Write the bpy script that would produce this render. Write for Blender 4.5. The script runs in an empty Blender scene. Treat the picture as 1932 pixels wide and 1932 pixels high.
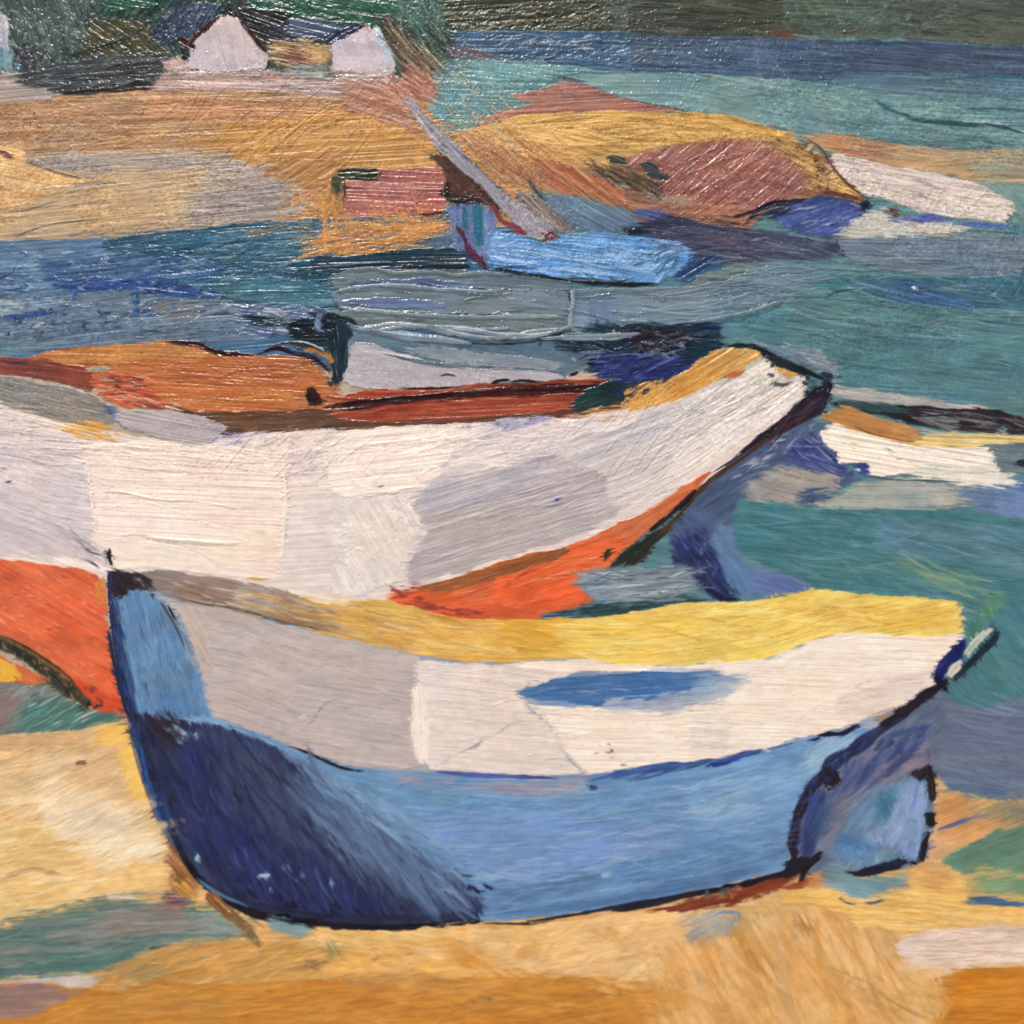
import math, os, sys
import numpy as np
try:
    import bpy
except ImportError:
    bpy = None
# ---------------------------------------------------------------- paint engine
# The canvas is laid out in "U": 1932 U across the part of the painting that the
# photograph shows.  MARG more U of painting run on beyond it on every side.
S = float(os.environ.get('PS', '0.62')) if bpy is None else 0.72
MARG = 190.0
FW = 1932.0
N = int((FW + 2*MARG)*S)
rs = np.random.RandomState(7)
COL = np.zeros((N, N, 3), np.float32)      # display-referred pigment colour
HT = np.zeros((N, N), np.float32)          # paint relief, in U
THK = np.zeros((N, N), np.float32)         # how much paint hides the weave
LAB = np.zeros((N, N), np.int16)
DX = np.ones((N, N), np.float32); DY = np.zeros((N, N), np.float32); AMP = np.full((N, N), 6, np.float32)   # brush direction, drag
ax = (np.arange(N, dtype=np.float32)+0.5)/S - MARG
NT = [rs.rand(512, 512).astype(np.float32) for _ in range(6)]

def noise(u, v, k=0):
    t = NT[k % 6]
    u = u + 37.7*k; v = v + 91.3*k
    iu = np.floor(u); iv = np.floor(v)
    fu = u-iu; fv = v-iv
    fu = fu*fu*(3-2*fu); fv = fv*fv*(3-2*fv)
    iu = iu.astype(np.int32) & 511; iv = iv.astype(np.int32) & 511
    i2 = (iu+1) & 511; j2 = (iv+1) & 511
    return (t[iv, iu]*(1-fu)+t[iv, i2]*fu)*(1-fv) + (t[j2, iu]*(1-fu)+t[j2, i2]*fu)*fv

def sm(x, a, b):
    t = np.clip((x-a)/(b-a), 0, 1)
    return t*t*(3-2*t)

def box(a, r):
    if r < 1: return a
    p = np.pad(a, r, mode='edge')
    c = np.cumsum(np.pad(p, ((1, 0), (0, 0))), 0, dtype=np.float64); p = (c[2*r+1:]-c[:-2*r-1])
    c = np.cumsum(np.pad(p, ((0, 0), (1, 0))), 1, dtype=np.float64); p = (c[:, 2*r+1:]-c[:, :-2*r-1])
    return (p/(2*r+1)**2).astype(np.float32)

def hexc(s):
    s = s.lstrip('#')
    if len(s) == 3: s = ''.join(c*2 for c in s)
    return np.array([int(s[i:i+2], 16)/255 for i in (0, 2, 4)], np.float32)

def win(x0, y0, x1, y1, pad):
    i0 = max(0, int((x0-pad+MARG)*S)); i1 = min(N, int((x1+pad+MARG)*S)+2)
    j0 = max(0, int((y0-pad+MARG)*S)); j1 = min(N, int((y1+pad+MARG)*S)+2)
    return i0, i1, j0, j1

def bristle(u, v, bw, k):
    return (0.40*noise(u/(bw*44), v/(bw*.8), k) + 0.30*noise(u/(bw*22), v/(bw*.45), k+1)
            + 0.30*noise(u/(bw*60), v/(bw*2.6), k+2))

GUIDE = {}
opn = [0]
def put(sl, cov, cols, b, bl, o, prof=None):
    """blend paint of the colours into the window"""
    j, i = sl
    c = np.empty(b.shape+(3,), np.float32); c[:] = cols[0]
    if len(cols) > 1:
        m = sm(bl, .5-o['mw'], .5+o['mw']+.001)[..., None]*o['mix']
        c = c*(1-m) + cols[1]*m
    if len(cols) > 2:
        m = sm(b, o['t3'], o['t3']+.12)[..., None]*o['m3']
        c = c*(1-m)+cols[2]*m
    c *= (1 + (b-.5)*2*o['st'])[..., None]
    if b.size > 4000:
        jj, ii = j.start, i.start
        XX = ax[i][None, :]; YY = ax[j][:, None]
        q = noise(XX/55+YY*0, YY/26+XX*0, opn[0])-.5; q2 = noise(XX/17+YY*0, YY/9+XX*0, opn[0]+2)-.5; q3 = noise(XX/90+YY*0, YY/60+XX*0, opn[0]+4)-.5
        v = o['var']*(q*1.0+q2*.6)
        c *= 1+v[..., None]*np.array([1, 1, 1], np.float32)+(o['var']*q3)[..., None]*np.array([.5, 0, -.6], np.float32)
    a = (cov*o['op'])[..., None]
    COL[j, i] = COL[j, i]*(1-a) + c*a
    m = cov*o['op'] > .5
    DX[j, i][m] = (o['_dx'] if np.isscalar(o['_dx']) else o['_dx'][m]); DY[j, i][m] = (o['_dy'] if np.isscalar(o['_dy']) else o['_dy'][m])
    AMP[j, i][m] = o['sm']
    hh = o['h']*(0.35 + (b-.5)*1.5*o['ridge'])
    if prof is not None: hh = hh + prof
    k = np.clip(cov*o['body'], 0, 1)
    HT[j, i] = HT[j, i]*(1-k*.75) + hh*cov + k*.25*HT[j, i]*0
    THK[j, i] = np.maximum(THK[j, i]*(1-.5*cov), cov*o['body'])
    return

DEF = dict(a=0., bw=3.2, rag=.5, R=5., st=.07, mix=.8, mw=.12, t3=.62, m3=.7, op=1., h=1.7, ridge=1., body=.7, er=.5,
           w=8., d=.15, tp=.25, wob=2.5, ws=26., g=None, n=50, l=30., da=12., dw=.4, ms=1., sp=16., k=None, var=.13, sm=9., soft=0, dm=0.)
ADJ = {}   # per part: saturation, value
SOFT = ('wr', 'sn', 'ss', 'sf', 'fl', 'wl', 'fo', 'fr')

def poly(part, cols, o, P):
    opn[0] += 1; k = opn[0] if o['k'] is None else int(o['k'])
    P = np.array(P, np.float32)
    i0, i1, j0, j1 = win(P[:, 0].min(), P[:, 1].min(), P[:, 0].max(), P[:, 1].max(), 10+2.2*o['R']*(.5+2.4*o['rag']**2)+o['wob'])
    if i1-i0 < 2 or j1-j0 < 2: return
    X, Y = np.meshgrid(ax[i0:i1], ax[j0:j1])
    wx = X + (noise(X/o['ws'], Y/o['ws'], k)-.5)*2*o['wob'] + (noise(X/6, Y/6, k+1)-.5)*o['wob']*.8
    wy = Y + (noise(X/o['ws'], Y/o['ws'], k+2)-.5)*2*o['wob'] + (noise(X/6, Y/6, k+3)-.5)*o['wob']*.8
    inside = np.zeros(X.shape, bool)
    x0, y0 = P[-1]
    for x1, y1 in P:
        if y0 != y1:
            c = ((y0 > wy) != (y1 > wy))
            c &= wx < (x1-x0)*(wy-y0)/(y1-y0)+x0
            inside ^= c
        x0, y0 = x1, y1
    M = inside.astype(np.float32)
    Re = o['R']*(.5+2.4*o['rag']**2)
    r = max(1, int(round(Re*S*.6)))
    Mb = box(box(M, r), r)
    th = math.radians(o['a'])
    if o['g']:
        gx, gy = GUIDE[o['g']]
        gi = np.interp(X, gx, gy).astype(np.float32)
        u = X; v = Y-gi
        sl = (np.interp(X+4, gx, gy)-gi)/4; nn = np.hypot(1, sl); o['_dx'] = (1/nn).astype(np.float32); o['_dy'] = (sl/nn).astype(np.float32)
    else:
        o['_dx'] = math.cos(th); o['_dy'] = math.sin(th)
        # gently curving brush direction
        bend = (noise(X/420, Y/300, k+4)-.5)*16
        u = X*math.cos(th)+Y*math.sin(th); v = -X*math.sin(th)+Y*math.cos(th)+bend
    b = bristle(u, v, o['bw'], k)
    b3 = .5*noise(u/34, v/2.0, k+2)+.3*noise(u/10, v/3.5, k)+.2*noise(X/3, Y/3, k+1)
    sf = (.07+.10*o['rag'])*(1.9 if o['soft'] else 1)
    cov = sm(Mb + (b3-.5)*1.9*min(1.2, o['rag'])*np.clip(1-abs(Mb-.5)*1.6, 0.0, 1), .5-sf, .5+sf)
    cov *= (Mb > .02)
    bl = .6*noise(u/(70*o['ms']), v/(13*o['ms']), k+3)+.4*noise(u/(24*o['ms']), v/(5*o['ms']), k+5)
    pr = o['er']*np.clip(4*Mb*(1-Mb), 0, 1)*cov if o['er'] else None
    put((slice(j0, j1), slice(i0, i1)), cov, cols, b, bl, o, pr)
    if part:
        L = LAB[j0:j1, i0:i1]; L[cov*min(1, o['op']+.1) > .5] = part

def smooth_path(P, step):
    P = np.array(P, float)
    if len(P) < 3: 
        n = max(2, int(np.hypot(*(P[-1]-P[0]))/max(step*3, 8)))
        t = np.linspace(0, 1, n+1)[:, None]
        return P[0]*(1-t)+P[-1]*t
    Q = np.vstack([2*P[0]-P[1], P, 2*P[-1]-P[-2]])
    out = []
    for i in range(1, len(Q)-2):
        p0, p1, p2, p3 = Q[i-1:i+3]
        n = max(1, int(np.hypot(*(p2-p1))/step))
        for t in np.arange(n)/n:
            out.append(.5*((2*p1)+(p2-p0)*t+(2*p0-5*p1+4*p2-p3)*t*t+(3*p1-p0-3*p2+p3)*t**3))
    out.append(P[-1])
    return np.array(out)

def stroke(part, cols, o, P):
    opn[0] += 1; k = opn[0]
    w = o['w']; Q = smooth_path(P, max(6., w*.5))
    pad = w*.7+4
    i0, i1, j0, j1 = win(Q[:, 0].min(), Q[:, 1].min(), Q[:, 0].max(), Q[:, 1].max(), pad)
    if i1-i0 < 2 or j1-j0 < 2: return
    sh = (j1-j0, i1-i0)
    D = np.full(sh, 1e9, np.float32); U = np.zeros(sh, np.float32); T = np.zeros(sh, np.float32)
    s = 0.
    for q in range(len(Q)-1):
        a, c = Q[q], Q[q+1]; d = c-a; ln = math.hypot(*d)
        if ln < 1e-6: continue
        d = d/ln
        a0, a1, b0, b1 = win(min(a[0], c[0]), min(a[1], c[1]), max(a[0], c[0]), max(a[1], c[1]), pad)
        a0 = max(a0, i0); a1 = min(a1, i1); b0 = max(b0, j0); b1 = min(b1, j1)
        if a1 <= a0 or b1 <= b0: s += ln; continue
        X = ax[a0:a1][None, :]-a[0]; Y = ax[b0:b1][:, None]-a[1]
        al = X*d[0]+Y*d[1]; cr = -X*d[1]+Y*d[0]
        cl = np.clip(al, 0, ln); dd = np.hypot(al-cl, cr)
        sub = (slice(b0-j0, b1-j0), slice(a0-i0, a1-i0))
        m = dd < D[sub]
        D[sub] = np.where(m, dd, D[sub]); U[sub] = np.where(m, s+al, U[sub]); T[sub] = np.where(m, cr, T[sub])
        s += ln
    L = max(s, 1e-3)
    dd = Q[-1]-Q[0]; dn = math.hypot(*dd)+1e-6; o['_dx'] = dd[0]/dn; o['_dy'] = dd[1]/dn
    if o['sm'] == 9.: o['sm'] = 1.3
    tt = np.clip(U/L, 0, 1)
    tp = o['tp']
    prof = np.ones(sh, np.float32)
    if tp > 0: prof = np.clip(np.sqrt(np.clip(tt/tp, 0.02, 1)), 0, 1)*np.clip(np.sqrt(np.clip((1-tt)/tp, 0.02, 1)), 0, 1)
    r = w/2*prof*(1+(noise(U/(w*1.2+5), T*0+k*3.1, k)-.5)*.5)
    b = bristle(U, T+k*13.7, min(o['bw'], w*.4), k)
    e = (r-D)/max(1.2, w*.12)
    e2 = e + (b-.5)*2*(o['rag'])*3
    cov = sm(e2, -.3, .9)*(D < w*.7)
    dr = o['d']*(.35+1.1*tt)
    cov = cov*sm(b, dr*.62-.02, dr*.62+.10) if o['d'] > 0 else cov
    bl = noise(U/40, T/4+k, k+3)
    q = np.clip(D/np.maximum(r, .1), 0, 1)
    pr = (o['er']*sm(q, .45, .9)+o['dm']*(1-q*q))*cov
    put((slice(j0, j1), slice(i0, i1)), cov.astype(np.float32), cols, b, bl, o, pr)
    if part:
        LL = LAB[j0:j1, i0:i1]; LL[cov*min(1, o['op']+.1) > .5] = part

GROOVES = []
def grooves(part, cols, o, P):
    GROOVES.append((dict(o), P))
def carve(o, P):
    global HT
    P = np.array(P, np.float32)
    i0, i1, j0, j1 = win(P[:, 0].min(), P[:, 1].min(), P[:, 0].max(), P[:, 1].max(), 10)
    X, Y = np.meshgrid(ax[i0:i1], ax[j0:j1])
    ins = np.zeros(X.shape, bool); x0, y0 = P[-1]
    for x1, y1 in P:
        if y0 != y1: ins ^= ((y0 > Y) != (y1 > Y)) & (X < (x1-x0)*(Y-y0)/(y1-y0)+x0)
        x0, y0 = x1, y1
    m = box(box(ins.astype(np.float32), 9), 9)
    th = math.radians(o['a']); u = X*math.cos(th)+Y*math.sin(th); v = -X*math.sin(th)+Y*math.cos(th)
    v = v + (noise(u/90, v/60, 1)-.5)*o['sp']*1.6
    ph = v/o['sp']; row = np.floor(ph); f = ph-row
    on = sm(noise(u/55, row*7.3, 2), .48, .62)
    w = np.exp(-((f-.5)*o['sp']/1.6)**2) - .55*np.exp(-((f-.5)*o['sp']/1.6-1.7)**2)
    HT[j0:j1, i0:i1] += (w*on*m*o['h']).astype(np.float32)

def inpoly(x, y, P):
    ins = False; x0, y0 = P[-1]
    for x1, y1 in P:
        if (y0 > y) != (y1 > y) and x < (x1-x0)*(y-y0)/(y1-y0)+x0: ins = not ins
        x0, y0 = x1, y1
    return ins

def scatter(part, cols, o, P):
    xs = [p[0] for p in P]; ys = [p[1] for p in P]
    n = 0; tries = 0
    if o['da'] > 18: o['l'] *= .5; o['w'] *= 1.3
    while n < o['n'] and tries < o['n']*20:
        tries += 1
        x = rs.uniform(min(xs), max(xs)); y = rs.uniform(min(ys), max(ys))
        if not inpoly(x, y, P): continue
        n += 1
        an = math.radians(o['a']+rs.normal()*o['da']); l = o['l']*rs.uniform(.4, 1.3); w = o['w']*rs.uniform(1-o['dw'], 1+o['dw'])
        cx, cy = math.cos(an)*l/2, math.sin(an)*l/2; bx = rs.normal()*l*.035
        q = dict(o); q['w'] = w; q['op'] = o['op']*rs.uniform(.35, .95)
        stroke(part, [cols[rs.randint(len(cols))]*rs.uniform(.93, 1.07)], q,
               [(x-cx, y-cy), (x-cy*.15+bx*.5, y+bx), (x+cx, y+cy)])

ORG = dict(TL=(0, 0), TM=(644, 0), TR=(1288, 0), ML=(0, 644), MM=(644, 644), MR=(1288, 644),
           BL=(0, 1288), BM=(644, 1288), BR=(1288, 1288))
def run(text, keys):
    org = None
    for ln in text.splitlines():
        ln = ln.split('#!')[0].strip()
        if not ln: continue
        if ln[0] == '@':
            org = ORG.get(ln[1:].strip()); continue
        try:
            head, pts = ln.split('|')
            pts = [tuple(float(v) for v in p.split(',')) for p in pts.split()]
            if org: pts = [(org[0]+x/3, org[1]+y/3) for x, y in pts]
            h = head.split()
            if h[0] == 'G':
                GUIDE[h[1]] = ([p[0] for p in pts], [p[1] for p in pts]); continue
            part = keys[h[1]] if h[1] != '-' else 0
            cols = [hexc(c) for c in h[2].split('/')]
            o = dict(DEF)
            if h[1] in ('bm', 'fb', 'bs', 'bf', 'bc'): o['var'] = .05
            for kv in h[3:]:
                kk, vv = kv.split('='); o[kk] = vv if kk == 'g' else float(vv)
            ad = ADJ.get(h[1], (.98, 1.)); sa, va = ad[:2]; ch = np.array(ad[2:] or (1, 1, 1))
            cols = [np.clip((c.mean()+(c-c.mean())*sa)*va*(ch if c[1]-c[0] > .08 or h[1] in ('gb', 'bm', 'fb', 'bs') else 1), 0, 1).astype(np.float32) for c in cols]
            if h[1] in SOFT and h[0] == 'P' and o['rag'] >= .7:
                o['soft'] = 1
                if o['R'] == 5.: o['R'] = 8.
            {'H': grooves, 'P': poly, 'S': stroke, 'C': scatter}[h[0]](part, cols, o, pts)
        except Exception as e:
            raise ValueError('line: '+ln+' -> '+repr(e))
# key: (name, parent key, label)
PARTS = {
 'fo': ('painted_foliage', None, 'dark green and grey trees painted along the top left'),
 'hi': ('painted_hillside', None, 'olive green hillside painted along the top right'),
 'h0': ('painted_house', None, 'sliver of a pale house cut by the left edge'),
 'h1': ('painted_house', None, 'pale gable with dark red roof lines among the trees'),
 'r1': ('roof_outline', 'h1', None),
 'h2': ('painted_house', None, 'pale gable with blue roof line beside the green slope'),
 'r2': ('roof_outline', 'h2', None),
 'wf': ('painted_far_water', None, 'slate blue band of far water'),
 'wr': ('painted_water', None, 'teal water on the right'),
 'wl': ('painted_inlet', None, 'blue inlet on the left behind the big white boat'),
 'sf': ('painted_far_beach', None, 'ochre far beach in front of the houses'),
 'mo': ('painted_mound', None, 'pinkish brown mound on the far sand bar'),
 'mb': ('mound_blue_patch', 'mo', 'violet blue patch at the foot of the mound'),  # violet blue paint beside the pinkish mound
 'pb': ('painted_hut', None, 'pinkish brown block behind the grey spar'),
 'pl': ('painted_blue_boat', None, 'small light blue boat with a long grey spar'),
 'ms': ('spar', 'pl', None),
 'ml': ('rigging_line', 'pl', None),
 'bf': ('painted_far_boat', None, 'distant white boat on the far water'),
 'bp': ('boat_blue_patch', 'bf', None),  # blue patches of paint along the far boat
 'gb': ('painted_awning', None, 'thick slate grey impasto band above the big white boat'),
 'bm': ('painted_large_boat', None, 'big white boat hull with orange bottom'),
 'bk': ('bottom_paint', 'bm', None),
 'bk2': ('bottom_paint', 'bm', 'orange bottom left of the front boat'),
 'bo2': ('keel_outline', 'bm', 'dark line under the orange bottom at the left edge'),
 'bd': ('deck', 'bm', 'orange deck seen over the rail'),
 'bg': ('gunwale', 'bm', None),
 'br': ('rail', 'bm', None),
 'bc': ('cabin', 'bm', 'pale grey cabin side'),
 'bo': ('keel_outline', 'bm', None),
 'bs': ('painted_small_boat', None, 'small white boat cut by the right edge'),
 'sd': ('deck', 'bs', None),
 'so': ('gunwale', 'bs', None),
 'fb': ('painted_rowing_boat', None, 'front boat with white upper strake'),
 'fi': ('interior', 'fb', 'yellow inside of the boat'),
 'fg': ('gunwale', 'fb', None),
 'fl': ('lower_hull', 'fb', 'light blue lower hull with dark navy shaded bow'),
 'fp': ('bow_panel', 'fb', 'light blue panel below the bow'),
 'fm': ('hull_mark', 'fb', 'blue brush mark on the white strake'),
 'fn': ('hull_outline', 'fb', None),
 'fr': ('rudder', 'fb', 'light blue rudder blade outlined in black'),
 'sn': ('painted_near_beach', None, 'pale and ochre sand in the foreground'),
 'ss': ('painted_sand_shadow', None, 'teal grey shadow lying on the sand at the left'),
 'sg': ('painted_seaweed_patch', None, 'green patch on the sand beside the rudder'),
}
KEYS = {k: i+1 for i, k in enumerate(PARTS)}
LAMP = 18.6
ADJ.update(wr=(.9, 1.0, 1.0, .965, 1.03), fl=(.86, 1.04), fi=(.97, 1.04), fo=(.95, .82), hi=(.95, .93), sf=(.93, .98), wl=(1., .93, .98, 1., 1.03), sn=(1.03, 1.05),
           fp=(.92, .98), bm=(.97, 1.075, 1., .982, .955), fb=(.97, 1.075, 1., .982, .955), bs=(1., 1.04, 1., .985, .96), bf=(1., 1.03), mo=(.95, .96), pl=(.88, 1.02), mb=(.85, .95), bd=(1., .97), wf=(1.05, .97, .95, 1.01, 1.03),
           fn=(1.15, .88), bo=(1., .75), bk2=(1., 1.02), bo2=(1., 1.), r1=(1., .8), gb=(1., .95, .98, 1., 1.03), fm=(.9, 1.), bk=(1., 1.02), sg=(1., .95, .93, 1., 1.03))
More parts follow.
